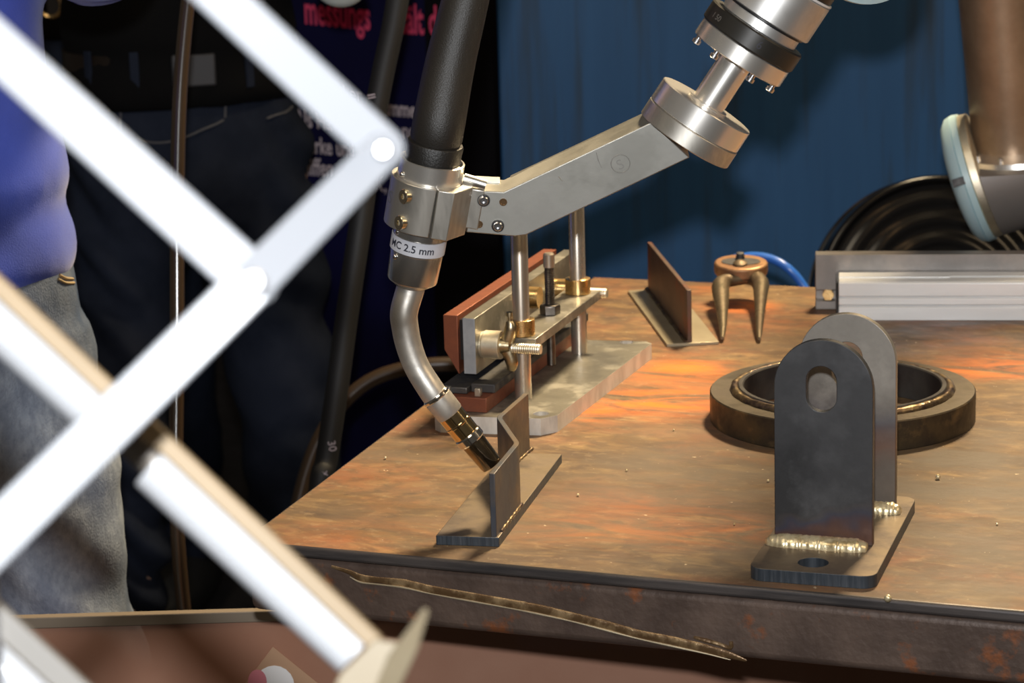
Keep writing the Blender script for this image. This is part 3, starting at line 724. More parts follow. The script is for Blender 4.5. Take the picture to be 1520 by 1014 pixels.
# big two-step disc at the end of the arm, shaft and flange
D0 = P(1015.5, 208, 1.992)
def along(p, dx, dy, lpx, tilt):    # point lpx pixels along the axis direction from p, leaning to the camera
    d = depth(p); L = lpx*d/FPX; ti = math.radians(tilt); q = math.hypot(dx, dy)
    return p + (RT*dx/q - UP*dy/q)*L*math.cos(ti) - FW*L*math.sin(ti)
AX = (along(D0, .546, -.837, 1000, 13)-D0).normalized()
def st(l): return D0 + AX*(l*2.003/FPX)
def rr(p): return p*2.003/FPX
def discs():
    def cyl(name, a, b_, r, m, edge=1.2, seg=72):
        p0, p1 = st(a), st(b_); L = (p1-p0).length; e = rr(edge)/L
        B().lathe(p0, p1, [(0, 0), (0, rr(r-edge)), (e, rr(r)), (1-e, rr(r)), (1, rr(r-edge)), (1, 0)], seg=seg, cap=False).build(name, m, robot, smooth_ang=28)
    cyl('lower_disc', 0, 27, 76, 'alu_clamp')
    cyl('upper_disc', 27.5, 62, 75.5, 'alu_turned')
    cyl('shaft_collar', 62, 66, 32, 'alu_turned')
    cyl('shaft', 62, 150, 25.5, 'alu_turned', .3)
    cyl('tool_flange', 142, 168, 74, 'alu_turned')
    cyl('adapter_ring', 168.5, 198, 77, 'black_ring', 2.5)
    cyl('wrist_step', 198, 214, 62, 'robot_silver')
    cyl('wrist_groove', 213, 218, 66, 'black_plastic')
    cyl('wrist_housing', 217, 276, 73, 'robot_silver', 1.5)
    cyl('wrist_trim', 276.5, 280, 73.5, 'white_profile', .5)
    cyl('wrist_seal', 280, 297, 71, 'black_plastic')
    cyl('wrist_body', 297, 420, 74, 'robot_grey', 8)
    out = (-FW - AX*(-FW).dot(AX)).normalized(); side = AX.cross(out).normalized(); side = side if side.dot(RT) > 0 else -side
    for a in (14, 62, 118, 166, 240, 300):
        an_ = math.radians(a); c = st(142) + (side*math.cos(an_)+out*math.sin(an_))*rr(66)
        B().lathe(c, c - AX*rr(12), [(0, 0), (0, rr(4.2)), (.45, rr(4.2)), (.5, rr(6.6)), (.93, rr(6.6)), (1, rr(5.6)), (1, 0)], seg=16, cap=False).build('flange_screw', 'screw', robot)
    # index mark on the black ring
    lab = st(184); out = (-FW - AX*(-FW).dot(AX)).normalized(); sd = AX.cross(out).normalized()
    c = lab + out*rr(76.5)*.985 + sd*rr(-8)*0
    side = sd if sd.dot(RT) > 0 else -sd
    def wrap(a0):
        def f(xx, yy):
            a = a0 + xx/rr(77); return lab + (out*math.cos(a) + side*math.sin(a))*(rr(77)+.0002) + AX*(yy - rr(6))
        return f
    text('index_mark', '6', 'label_ink', robot, wrap(math.radians(8)), size=rr(17))
    text('adapter_number', '1 50', 'etch', robot, wrap(math.radians(-58)), size=rr(12))
discs()
# clamp round the torch barrel
CT = P(645, 220, 1.978); CB = along(CT, -33, 177, 300, -20); CAX = (CB-CT).normalized()
def ct(l): return CT + CAX*(l*1.99/FPX)
def cr_(p): return p*1.99/FPX
cf = (-FW - CAX*(-FW).dot(CAX)).normalized(); cs = CAX.cross(cf).normalized(); cs = cs if cs.dot(RT) > 0 else -cs
def clamp():
    r = cr_(57); ri = cr_(49); n = 40
    lo, hi = ct(121), ct(46)
    # outline in the plane across the barrel: a round shell on the left, a chamfered block to the right
    def O(p, x, y): return p + cs*x + cf*y
    for nm, pts in (('clamp_shell', [(r*math.cos(a), r*math.sin(a)) for a in [math.radians(74 + (286-74)*i/30) for i in range(31)]] + [(ri*math.cos(a), ri*math.sin(a)) for a in [math.radians(286 - (286-74)*i/30) for i in range(31)]]),
                    ('clamp_block', [(ri*math.cos(a), ri*math.sin(a)) for a in [math.radians(-72 + 144*i/24) for i in range(25)]] + [(cr_(19), r*.985), (cr_(43), r*.95), (cr_(66), cr_(8)), (cr_(66), -r*.5), (cr_(45), -r*.97), (cr_(19), -r*.985)])):
        B().prism([O(lo, *p) for p in pts], hi-lo).build(nm, 'alu_clamp', robot, bevel=.0006, smooth_ang=25)
    B().box(ct(84), cs, cf, CAX, (cr_(58), cr_(84)), (-.026, -.002), (-cr_(32), cr_(30))).build('clamp_neck', 'alu_clamp', robot, bevel=.0008)
    B().tube([ct(40) + cs*cr_(50) - cf*cr_(9), ct(44) + cs*cr_(84) - cf*cr_(9)], cr_(8), seg=16).build('locating_pin', 'alu', robot)
    # two turned screws let into the shell front-left
    for l in (66, 107):
        a = math.radians(118); d = cs*math.cos(a) + cf*math.sin(a); ax_ = (cf*.55 - cs*.85).normalized(); 
        c = ct(l) + (cs*math.cos(a)+cf*math.sin(a))*r*.93
        dd = (cs*math.cos(math.radians(140)) + cf*math.sin(math.radians(140)))
        B().lathe(c, c + dd*.0045, [(0, cr_(11)), (.9, cr_(11)), (1, cr_(10)), (1, cr_(4)), (.3, cr_(3.5)), (.3, 0)], seg=28, cap=False).build('clamp_screw', 'nozzle_pale', robot)
    a0 = math.radians(160); cc = ct(88)
    def wr(xx, yy): 
        a = a0 - xx/r; return cc + (cs*math.cos(a)+cf*math.sin(a))*(r+.0002) - CAX*yy
    text('engraved_mark', 'S', 'etch', robot, wr, size=.014)
mat('nozzle_pale', (.78, .70, .52), .22, 1)
clamp()

# ------------------------------------------------------------ welding torch
torch = thing('welding_torch', ct(0), 'welding torch with a bent steel neck and black handle hose, held in the bracket clamp', 'welding torch')
def torch_parts():
    def la(name, prof, m, seg=64, ang=30, rad=None):
        B().lathe(ct(0), ct(1), prof, seg=seg, cap=False).build(name, m, torch, smooth_ang=ang)
    c = cr_
    la('ring_sleeve', [(10, c(49)), (9, c(46)), (9, c(44)), (34, c(44)), (34, 0)][::-1] + [(42, c(49)), (180/1.0*0+128, c(49))], 'alu_turned') if False else None
    B().lathe(ct(18), ct(19), [(24, 0), (24, c(44)), (0, c(45)), (-.8, c(46)), (0, c(48.5)), (34, c(48.5)), (36, c(46)), (100, c(46)), (104, c(40)), (104, 0)], seg=72, cap=False).build('ring_sleeve', 'alu_turned', torch)
    B().lathe(ct(118), ct(119), [(0, 0), (0, c(40)), (18, c(40)), (18, c(40.5)), (43, c(40.5)), (44, c(39.6)), (88, c(38)), (90, c(37)), (99, c(25)), (99, 0)], seg=72, cap=False).build('barrel', 'alu_turned2', torch)
    B().lathe(ct(137), ct(138), [(0, c(40.4)), (0, c(41.6)), (22, c(41.6)), (22, c(40.4))], seg=72, cap=False).build('label_band', 'label_paper', torch)
    ob = [o for o in COL.objects if o.name.startswith('label_band')][0]
    a0 = math.radians(155)
    def wr(xx, yy):
        a = a0 - xx/c(41.8); return ct(153) + (cs*math.cos(a)+cf*math.sin(a))*(c(41.9)) - CAX*yy
    text('label_text', 'MC 2.5 mm', 'label_ink', ob, wr, size=c(16), bold=.00014)
    for l, a in ((40, 143), (130, 143), (168, 137)):
        a = math.radians(a); d = cs*math.cos(a)+cf*math.sin(a); B().ball(ct(l)+d*(c(48.5) if l < 50 else c(39.6)), c(4.5), seg=14, rings=8).build('detent_ball', 'chrome', torch)
    # bayonet slot lug on the ring
    B().box(ct(22), cs, cf, CAX, (c(35), c(45)), (c(10), c(24)), (-c(4), c(9))).build('bayonet_lug', 'alu_edge', torch, bevel=.0005)
    # handle collar and hose
    B().lathe(ct(-10), ct(-9), [(50, 0), (50, c(35)), (34, c(35)), (30, c(41)), (4, c(42.5)), (1, c(41)), (-1, c(37)), (-7, c(37)), (-8, c(39)), (-14, c(39)), (-14, 0)], seg=56, cap=False).build('hose_collar', 'rubber', torch)
    tp = ct(-15)
    pts = [tp, ct(-45)]; d0 = depth(tp)
    for x, y, dd in ((668, 95, -.006), (686, 20, -.010), (702, -45, -.010), (722, -130, 0), (750, -260, .03)): pts.append(P(x, y, d0+dd))
    B().tube(pts, [c(38.5), c(39), c(37), c(35), c(33), c(31), c(30)], seg=40, smooth=6).build('handle_hose', 'rubber_hose', torch)
    p0 = P(716, -100, d0); 
    # swan neck
    d1 = depth(ct(212)); q = [ct(206), ct(222)]
    tipd = depth(FZ[0])+.035
    path = [(600, 462), (601, 484), (607, 513), (619, 545), (640, 579), (652, 595)]
    for i, (x, y) in enumerate(path): q.append(P(x, y, d1 + (tipd-d1)*((i+1)/11)))
    B().tube(q, [c(21), c(21.5), c(21), c(20.5), c(20), c(19.5), c(20), c(20.5)], seg=40, smooth=8).build('swan_neck', 'steel_neck', torch)
    e0 = q[-2]; e1 = P(737, 699, tipd); L = FPX/2.05
    def N(name, prof, m, sm=30): B().lathe(e0, e0+(e1-e0).normalized()/L, prof, seg=56, cap=False).build(name, m, torch, smooth_ang=sm)
    N('neck_ring', [(8, 0), (8, c(21)), (10, c(22.6)), (13, c(22.6)), (15, c(21.4)), (15, 0)], 'chrome')
    N('neck_sleeve', [(15, 0), (15, c(22.0)), (44, c(21.5)), (46, c(20.5)), (46, 0)], 'steel_neck')
    N('brass_sleeve', [(46, 0), (46, c(20.6)), (62, c(20.6)), (63, c(21.4)), (65, c(21.4)), (66, c(20.8)), (84, c(20.8)), (86, c(19)), (86, 0)], 'nozzle')
    N('nozzle_ring', [(85, 0), (85, c(20.5)), (87, c(22.2)), (97, c(22.2)), (99, c(20.5)), (99, 0)], 'chrome')
    N('gas_nozzle', [(99, 0), (99, c(19.2)), (140, c(17.5)), (146, c(16.5)), (146, c(14)), (125, c(13.5)), (125, 0)], 'nozzle_tip')
    N('contact_tip', [(125, 0), (125, c(6)), (145, c(5)), (148, c(2)), (148, 0)], 'copper')
mat('alu_turned2', (.62, .60, .57), .24, .94)
mat('nozzle_tip', (.50, .40, .27), .16, 1, c2=(.30, .23, .15), ns=50)
torch_parts()

# ------------------------------------------------------------ robot elbow and lower arm at the right, joined over the frame to the wrist
def robot_rest():
    d = 2.9; k = d/FPX
    def pr(x): return x*k
    base = P(1503, 228, d); topp = P(1461, -420, d-.15)
    # tapering brushed tube
    ax_ = (topp-base).normalized()
    B().lathe(base, topp, [(0, 0), (0, pr(56)), (.04, pr(58)), (1, pr(74)), (1, 0)], seg=72, cap=False).build('lower_arm_tube', 'robot_tube', robot)
    n = (-RT*.91 - UP*.29 + FW*.28).normalized()
    cc = P(1450, 262, d); cap0 = cc
    fl = P(1512, 226, d)
    b = B(); b.lathe(cc - n*pr(160), cc - n*pr(13), [(0, 0), (0, pr(95)), (1, pr(95)), (1, 0)], seg=96, cap=False)
    g_ = b.bm.verts[:] + b.bm.edges[:] + b.bm.faces[:]
    r_ = bmesh.ops.bisect_plane(b.bm, geom=g_, plane_co=fl, plane_no=ax_, clear_outer=True)
    bmesh.ops.edgeloop_fill(b.bm, edges=[e for e in r_['geom_cut'] if isinstance(e, bmesh.types.BMEdge)])
    b.build('joint_housing', 'robot_grey', robot, smooth_ang=60, bevel=.002)
    B().lathe(cc - n*pr(13), cc, [(0, 0), (0, pr(94)), (1, pr(95)), (1, 0)], seg=96, cap=False).build('joint_lip', 'alu_edge', robot, bevel=.001)  # pale cream: the light this edge catches is put into its colour
    B().lathe(fl + ax_*pr(0), fl + ax_*pr(12), [(0, 0), (0, pr(92)), (.6, pr(90)), (1, pr(66)), (1, 0)], seg=72, cap=False).build('tube_flange', 'alu_turned', robot)
    x, y, z = frame(ax_)
    for a in range(0, 360, 30):
        q = x*math.cos(math.radians(a))+y*math.sin(math.radians(a)); c = fl + q*pr(78) + ax_*pr(6)
        B().lathe(c, c+ax_*pr(9), [(0, 0), (0, pr(4.5)), (.9, pr(4.5)), (1, pr(3.5)), (1, 0)], seg=12, cap=False).build('joint_screw', 'screw', robot)
    # pale blue cover on the joint end, seen edge-on
    b = B(); b.lathe(cc, cc + n, [(0, 0), (0, pr(97)), (pr(9), pr(98)), (pr(10), pr(96)), (pr(11), pr(98)), (pr(20), pr(95)), (pr(28), pr(84)), (pr(33), pr(60)), (pr(35), 0)], seg=96, cap=False)
    b.build('joint_cover', 'robot_blue', robot, smooth_ang=40)
    q = (-FW - n*(-FW).dot(n)).normalized(); q2 = n.cross(q); c = cc + n*pr(12) + q*pr(95)
    B().box(c, q2, q, n, (-pr(6), pr(6)), (-pr(3), pr(3)), (-pr(4), pr(14))).build('cover_latch', 'dark_steel', robot, bevel=.0005)
    # link above the picture: elbow, forearm and wrist knuckle
    top = topp; w0 = st(420)
    B().lathe(top - ax_*pr(20), top + ax_*pr(110), [(0, pr(70)), (.2, pr(84)), (.9, pr(84)), (1, pr(60))], seg=48).build('elbow_housing', 'robot_grey', robot)
    e1 = top + ax_*pr(60); kn = st(470)
    B().tube([e1, kn + (e1-kn).normalized()*.05], [pr(60), pr(50)], seg=40).build('forearm_tube', 'robot_tube', robot)
    B().ball(kn, rr(82), seg=32, rings=18).build('wrist_knuckle', 'robot_grey', robot)
    # second wrist joint whose cap rim just dips into the picture
    c2 = P(1285, -86, 2.12); n2 = (RT*.25 - UP*.1 - FW*.9).normalized()
    k2 = 2.12/FPX
    B().lathe(c2 - n2*60*k2, c2 + n2*22*k2, [(0, 0), (0, 84*k2), (.7, 88*k2), (.72, 92*k2), (.86, 92*k2), (1, 78*k2), (1, 0)], seg=64, cap=False).build('wrist_cap', 'robot_blue', robot)
    # robot stands behind the table
    B().lathe(V((e1.x+.35, e1.y+.12, 0)), V((e1.x+.35, e1.y+.12, e1.z)), [(0, .14), (.02, .14), (.03, .07), (.97, .065), (1, .075)], seg=40).build('pedestal', 'robot_grey', robot)
    B().tube([e1, V((e1.x+.35, e1.y+.12, e1.z))], .06, seg=32).build('shoulder_link', 'robot_grey', robot)
robot_rest()

# ------------------------------------------------------------ things behind the table
def coil():
    d = 3.45; c = P(1392, 452, d); n = (-FW + RT*.1 + UP*.05).normalized(); k = d/FPX
    t = thing('cable_drum', (c.x, c.y, 0), 'glossy black ribbed cable drum behind the table, under the robot joint', 'cable drum')
    prof = [(0, 0), (0, .96)]
    N_ = 200
    for i in range(N_+1):
        r = 1 - .72*i/N_; prof.append((.085 + .02*(1-r) + .0011*math.sin((1-r)*40)*(1 if r < .93 else .3) - (.05 if r > .985 else 0), r))
    B().lathe(c - n*.06, c - n*.06 + n, [(t_, max(r_, 0)*192*k) for t_, r_ in prof] + [(.06, 0)], seg=110, cap=False).build('drum_body', 'coil', t, smooth_ang=70)
    B().torus(c + n*.026, n, 183*k, 7*k, seg=110, rs=14).build('drum_rim', 'coil', t)
    for sx in (-.12, .12): 
        p = c + RT*sx - n*.02
        B().box(V((p.x, p.y, 0)), V((1, 0, 0)), V((0, 1, 0)), ZU, (-.02, .02), (-.03, .03), (0, c.z-.05)).build('stand', 'black_plastic', t, bevel=.003)
coil()
b = B(); pts = [P(1068, 520, 3.15), P(1072, 440, 3.15), P(1082, 392, 3.15), P(1108, 381, 3.14), P(1140, 383, 3.13), P(1168, 397, 3.12), P(1192, 424, 3.12), P(1215, 470, 3.12), P(1222, 560, 3.14)]
q = pts[-1]; pts.append(V((q.x, q.y, .3))); pts.append(V((q.x-.05, q.y, .01))); q = pts[0]; pts = [V((q.x-.1, q.y, .01)), V((q.x, q.y, .2))] + pts
tag(b.tube(pts, 6.5*3.13/FPX, seg=18, smooth=8).build('air_hose', 'blue_hose'), 'bright blue air hose looping up behind the table edge, above the pincers', 'hose')

def pole():
    d = 2.75
    pts = [P(296, -140, d), P(284, -40, d), P(273, 60, d), P(266, 160, d), P(263, 300, d), P(263, 500, d), P(264, 800, d)]
    q = pts[-1]; pts.append(V((q.x+.01, q.y, .4))); pts.append(V((q.x+.02, q.y, .01)))
    tag(B().tube(pts, 11*d/FPX, seg=20, smooth=8).build('hanging_hose', 'cable_brown'), 'glossy brown-black hose hanging straight down in front of the dark jeans', 'hose')
    d = 2.9
    pts = [P(606, -160, d), P(598, -60, d), P(585, 30, d), P(568, 110, d), P(552, 200, d), P(535, 330, d), P(516, 460, d), P(500, 580, d), P(485, 680, d), P(472, 760, d)]
    q = pts[-1]; pts.append(V((q.x-.03, q.y, .3))); pts.append(V((q.x-.04, q.y, .01)))
    c = B().tube(pts, 17*d/FPX, seg=22, smooth=8).build('torch_cable', 'cable_black'); tag(c, 'thick matt black cable with small white print, slanting down left of the torch handle', 'cable')
    tx_ = [(545, 140, 'II'), (486, 655, '30'), (478, 700, 'x')]
    for x, y, s in tx_:
        o = P(x, y, d-.017); r1_ = (RT*.2 - UP).normalized(); r2_ = (RT*1 + UP*.2).normalized()
        text('cable_print', s, 'white_ink', c, lambda a, b_: o + r1_*a + r2_*b_, size=.012)
    d = 3.2
    pts = [P(425, 860, d), P(440, 760, d), P(458, 690, d), P(480, 640, d), P(508, 600, d), P(545, 568, d), P(590, 550, d), P(650, 541, d), P(720, 545, d), P(800, 570, d), P(870, 640, d)]
    q = pts[-1]; pts.append(V((q.x+.05, q.y, .01))); q = pts[0]; pts = [V((q.x-.02, q.y, .01))] + pts
    tag(B().tube(pts, 11*d/FPX, seg=18, smooth=8).build('looped_cable', 'cable_brown2'), 'brown-black cable arching low behind the left edge of the table', 'cable')
mat('cable_brown2', (.05, .032, .02), .35, 0)
pole()

def banner():
    d = 3.88; c = P(585, 300, d); k = d/FPX
    y0 = WY - .02
    def W(x, y): q = ray(x, y); return CAM + q*(y0/q.y)
    t = thing('banner', (W(560, 300).x, y0, 0), 'dark blue and black printed banner with pink and white lettering behind the torch', 'banner')
    xl, xm, xr = W(425, 300).x, W(640, 300).x, W(738, 300).x
    b = B(); b.box(V((0, 0, 0)), V((1, 0, 0)), V((0, 1, 0)), ZU, (xl, xm), (y0, y0+.006), (.03, 2.1)); b.build('banner_cloth', 'banner', t)
    b = B(); b.box(V((0, 0, 0)), V((1, 0, 0)), V((0, 1, 0)), ZU, (xm, xr), (y0, y0+.006), (.03, 2.1)); b.build('banner_cloth', 'banner_black', t)
    b = B(); b.box(V((0, 0, 0)), V((1, 0, 0)), V((0, 1, 0)), ZU, (xl-.01, xr), (y0-.05, y0+.05), (0, .06)); b.build('banner_foot', 'black_plastic', t, bevel=.004)
    def put(s, x, y, hpx, m, xs=.8, bold=0, slope=.09):
        o = W(x, y); X = (W(x+100, y+100*slope)-o).normalized(); Y = V((0, 0, 1)); 
        def f(a, b_): 
            p = o + X*a + Y*b_; return V((p.x, y0-.0008, p.z))
        text('lettering', s, m, t, f, size=hpx*k*(1.8 if m == 'pink_ink' else 2.0), bold=bold, xs=xs*.82)
    put('messungs', 452, 34, 34, 'pink_ink', .52, .0014, .10)
    put('hält d', 590, 48, 35, 'pink_ink', .52, .0014, .06)
    put('A', 428, 150, 17, 'white_ink'); put('d er', 500, 149, 17, 'white_ink')
    put('ammer', 568, 170, 17, 'white_ink', .75, .0006)
    put('Als Hä', 438, 187, 19, 'white_ink', .68, .0006); put('nn', 596, 205, 18, 'white_ink')
    put('e starke und', 430, 224, 18, 'white_ink', .68, .0006)
    put('Schiffen', 432, 257, 19, 'white_ink', .68, .0006); put('K, V', 556, 283, 18, 'white_ink', .75)
banner()
# grey-green rounded part at the top edge: the end of a hose support hanging from above
hp = thing('hose_support', P(506, -12, 2.9), 'rounded pale grey-green hose support at the top edge above the pink lettering', 'hose support')
k = 2.9/FPX; c = P(506, -22, 2.9)
B().ball(c, 40*k, 30*k, 33*k, seg=28, rings=16, X=RT, Y=FW, Z=UP).build('support_cap', 'grey_green', hp)
B().tube([c, c + V((.01, .02, .12)), V((c.x+.02, c.y+.02, 2.6))], [.018, .012, .012], seg=14).build('support_rod', 'grey_green', hp)

# ------------------------------------------------------------ people
def person(name_label, px_, d, waist_y, face, mats, sizes, stance, arms_up, seed, extras=None):
    c = P(px_, waist_y, d); cx, cy = c.x, c.y
    t = thing('person', (cx, cy, 0), name_label, 'person')
    f = V((math.sin(face), -math.cos(face), 0)); s = V((-f.y, f.x, 0))      # f: where the person faces, s: across the body
    O = V((cx, cy, 0))
    def L(a, b_, z): return O + s*a + f*b_ + ZU*z
    hip, waist, shoulder = .95, 1.04, 1.42
    def ring_loft(b, rings, seg=32):
        R = []
        for (a, bb, z, rx, ry) in rings:
            cc = L(a, bb, z); R.append([b.bm.verts.new(cc + s*rx*math.cos(q) + f*ry*math.sin(q)) for q in [2*math.pi*i/seg for i in range(seg)]])
        for A, C in zip(R, R[1:]): b._bridge(A, C)
        b.bm.faces.new(R[0][::-1]); b.bm.faces.new(R[-1])
    # body: one continuous figure
    b = B()
    ring_loft(b, [(0, 0, .84, .13, .09), (0, 0, .95, .15, .10), (0, 0, 1.06, .13, .09), (0, 0, 1.2, .14, .095), (0, 0, 1.34, .16, .10), (0, -.01, 1.42, .13, .08), (0, -.01, 1.47, .055, .055)], 24)
    b.tube([L(0, -.01, 1.44), L(0, 0, 1.52), L(0, .01, 1.58)], [.056, .052, .055], seg=16)
    b.ball(L(0, .015, 1.665), .075, .095, .115, X=s, Y=f); b.ball(L(0, .03, 1.60), .052, .065, .055, X=s, Y=f)
    b.tube([L(0, .10, 1.675), L(0, .125, 1.642), L(0, .10, 1.632)], [.010, .014, .010], seg=8)
    for sg in (1, -1):
        b.ball(L(sg*.078, 0, 1.66), .012, .022, .032, X=s, Y=f)
        ft = stance
        b.tube([L(sg*.085, 0, .92), L(sg*(ft*.5+.05), .01, .52), L(sg*(ft+.02), -.01, .10), L(sg*(ft+.02), -.01, .06)], [.075, .052, .036, .036], seg=16)
        b.ball(L(sg*(ft+.02), .06, .045), .042, .12, .038, X=s, Y=f)
        if arms_up: J = [L(sg*.17, 0, 1.40), L(sg*.205, .02, 1.25), L(sg*.15, .20, 1.33), L(sg*.10, .26, 1.36)]
        else: J = [L(sg*.17, 0, 1.40), L(sg*.23, -.03, 1.13), L(sg*.22, .03, .90), L(sg*.215, .05, .85)]
        b.tube(J, [.048, .040, .030, .024], seg=14)
        hd = (J[3]-J[2]).normalized(); sd = s*(-sg) ; pl = hd.cross(sd).normalized()
        pc = J[3] + hd*.04
        b.ball(pc, .038, .014, .045, X=sd, Y=pl, Z=hd)
        for i, (o_, ln) in enumerate(((-.028, .062), (-.0095, .072), (.009, .068), (.026, .052))):
            p0 = pc + hd*.028 + sd*o_
            b.tube([p0, p0 + hd*ln*.5 + pl*.006, p0 + hd*ln*.95 + pl*.022], [.0095, .0088, .007], seg=8)
        p0 = pc - sd*.030; b.tube([p0, p0 - sd*.022 + hd*.018, p0 - sd*.026 + hd*.045 + pl*.006], [.012, .010, .008], seg=8)
    me = remesh(b.bm, .0065, 3); finish(me, 'body', 'skin', t, smooth_ang=180)
    b = B(); b.ball(L(0, -.012, 1.69), .086, .100, .108, X=s, Y=f); me = remesh(b.bm, .008, 2)
    for v in me.vertices:
        q = v.co - L(0, .015, 1.665)
        if q.dot(f) > .045 and q.z < .055: v.co -= f*.06
    finish(me, 'hair', 'hair', t, smooth_ang=180)
    # trousers
    hw, hd2, th = sizes
    b = B()
    ring_loft(b, [(0, 0, .80, hw*.92, hd2*.9), (0, 0, .87, hw, hd2), (0, 0, .95, hw*.98, hd2), (0, 0, waist, hw*.90, hd2*.92)], 40)
    for sg in (1, -1):
        b.tube([L(sg*hw*.48, 0, .90), L(sg*(hw*.50+stance*.12), .005, .76), L(sg*(stance*.5+.06), .015, .52), L(sg*(stance+.015), -.01, .24), L(sg*(stance+.02), -.01, .07)],
               [th, th*.95, th*.76, th*.66, th*.62], seg=28, smooth=4)
    def dj(co):
        q = co*1.0; z = q.z
        v = noise.noise(V((q.x*5+seed, q.y*5, z*11)))*.007 + noise.noise(V((q.x*14+seed, q.y*14, z*30)))*.003
        v += .016*math.sin((z*1.0 + (q.x-cx)*1.3)*70 + 3*noise.noise(q*4+V((seed, 0, 0))))*max(0, noise.noise(q*3.1+V((0, seed, 0)))+.15)
        return v
    me = remesh(b.bm, .008, 8, dj); tr = finish(me, 'trousers', mats[0], t, smooth_ang=180)
    # top
    b = B()
    if arms_up: ring_loft(b, sizes_top(hw, hd2), 40)
    else: ring_loft(b, [(0, 0, 1.03, hw*.97, hd2*1.02), (0, 0, 1.12, hw*.94, hd2), (0, 0, 1.25, hw*1.02, hd2*1.02), (0, 0, 1.36, .185, .12), (0, 0, 1.43, .14, .09), (0, -.005, 1.48, .07, .065)], 40)
    for sg in (1, -1):
        if arms_up: J = [L(sg*.15, 0, 1.40), L(sg*.20, .02, 1.26), L(sg*.15, .20, 1.33)]
        else: J = [L(sg*.16, 0, 1.40), L(sg*.23, -.03, 1.13), L(sg*.22, .03, .91)]
        b.tube(J, [.072, .062, .046], seg=20, smooth=3)
    def ds(co):
        return noise.noise(V((co.x*4+seed, co.y*4, co.z*14)))*.007 + noise.noise(co*22)*.002
    me = remesh(b.bm, .009, 6, ds); finish(me, 'sweatshirt', mats[1], t, smooth_ang=180)
    for sg in (1, -1):
        b = B(); b.ball(L(sg*(stance+.02), .055, .045), .052, .145, .045, X=s, Y=f); me = remesh(b.bm, .008, 2)
        for v in me.vertices: v.co.z = max(v.co.z, .002)
        finish(me, 'shoe', 'shoe', t, smooth_ang=180)
    if extras: extras(t, L, hw, hd2, s, f)
    return t
def sizes_top(hw, hd2):   # bloused sweatshirt: hem gathered at the hip, two soft bulges above it
    return [(0, 0, .958, hw*.93, hd2*.98), (0, 0, .965, hw*.97, hd2*1.05), (0, 0, .985, hw*1.0, hd2*1.09), (0, 0, 1.01, hw*.97, hd2*1.05), (0, 0, 1.03, hw*.93, hd2*1.03), (0, 0, 1.05, hw*.99, hd2*1.10),
            (0, 0, 1.075, hw*.965, hd2*1.07), (0, 0, 1.12, hw*.91, hd2*1.04), (0, 0, 1.20, hw*.87, hd2*1.04), (0, 0, 1.30, hw*1.0, hd2*1.05), (0, 0, 1.39, .17, .115), (0, 0, 1.44, .12, .085), (0, 0, 1.49, .068, .065)]
from mathutils.bvhtree import BVHTree
def onmesh(o, px_, py_, lift=.001):
    me = o.data; bv = BVHTree.FromPolygons([v.co + WL[o] for v in me.vertices], [list(p.vertices) for p in me.polygons])
    def f(x, y):
        h, n_, _, _ = bv.ray_cast(CAM, ray(x, y).normalized()); return None if h is None else h - ray(x, y).normalized()*lift
    return f
def seams(o, t, lines_, m, r):
    f = onmesh(o, 0, 0)
    for ln in lines_:
        pts = [f(*q) for q in ln]; pts = [p for p in pts if p is not None]
        if len(pts) > 2: B().tube(pts, r, seg=8, smooth=4).build('pocket_seam', m, t)
def ex_blue(t, L, hw, hd2, s, f):
    tr = [c for c in COL.objects if c.parent == t and c.name.startswith('trousers')][0]
    seams(tr, t, [[(88, 408), (98, 413), (108, 414), (117, 409), (122, 400), (123, 390)], [(86, 414), (98, 420), (110, 420), (120, 414), (126, 403)]], 'thread', .0014)
def ex_dark(t, L, hw, hd2, s, f):
    R = []
    b = B()
    n = 48; A = []
    for i in range(n):
        a = 2*math.pi*i/n; A.append([b.bm.verts.new(L((hw*.90+o)*math.cos(a), (hd2*.92+o)*math.sin(a), z)) for o, z in ((.006, .995), (.012, .996), (.012, 1.034), (.006, 1.035))])
    for i in range(n): b._bridge(A[i], A[(i+1) % n])
    b.build('belt', 'leather', t)
    b = B(); c = L(.0, hd2*.92+.014, 1.014); b.box(c, s, f, ZU, (-.028, .028), (-.002, .004), (-.021, .021)); b.build('belt_buckle', 'grey_patch', t, bevel=.003)
    for a in (35, 62, 118, 145):
        q = math.radians(a); c = L((hw*.90+.013)*math.cos(q), (hd2*.92+.013)*math.sin(q), 1.014); tn = (-s*math.sin(q) + f*math.cos(q)).normalized(); no = (s*math.cos(q)+f*math.sin(q))
        B().box(c, tn, no, ZU, (-.006, .006), (-.001, .003), (-.028, .026)).build('belt_loop', 'jeans_dark', t, bevel=.001)
    tr = [c for c in COL.objects if c.parent == t and c.name.startswith('trousers')][0]
    if t.location.x < -.6: return
    seams(tr, t, [[(205, 205), (220, 211), (240, 212), (258, 209), (280, 202), (300, 193), (322, 184), (332, 178)], [(396, 176), (410, 171), (425, 166), (434, 158)], [(180, 150), (179, 170), (178, 195)], [(338, 110), (336, 130), (335, 150), (334, 175)]], 'thread_dark', .0015)
person('person in a blue sweatshirt and faded light blue jeans at the left edge', -150, 2.46, 410, .35, ('jeans', 'sweat'), (.165, .115, .094), .13, True, 3.3, ex_blue)
person('person in black top, dark jeans and a belt, behind the brown-black hanging hose', 272, 3.55, 150, .25, ('jeans_dark', 'black_cloth'), (.158, .115, .090), .11, True, 9.1, ex_dark)
def ex_gold(t, L, hw, hd2, s, f):
    ex_dark(t, L, hw, hd2, s, f)
    b = B(); c = L(-.02, hd2*.92+.018, 1.014); b.torus(c, f, .018, .0035, seg=24, rs=8); b.build('ring_buckle', 'brass', t)
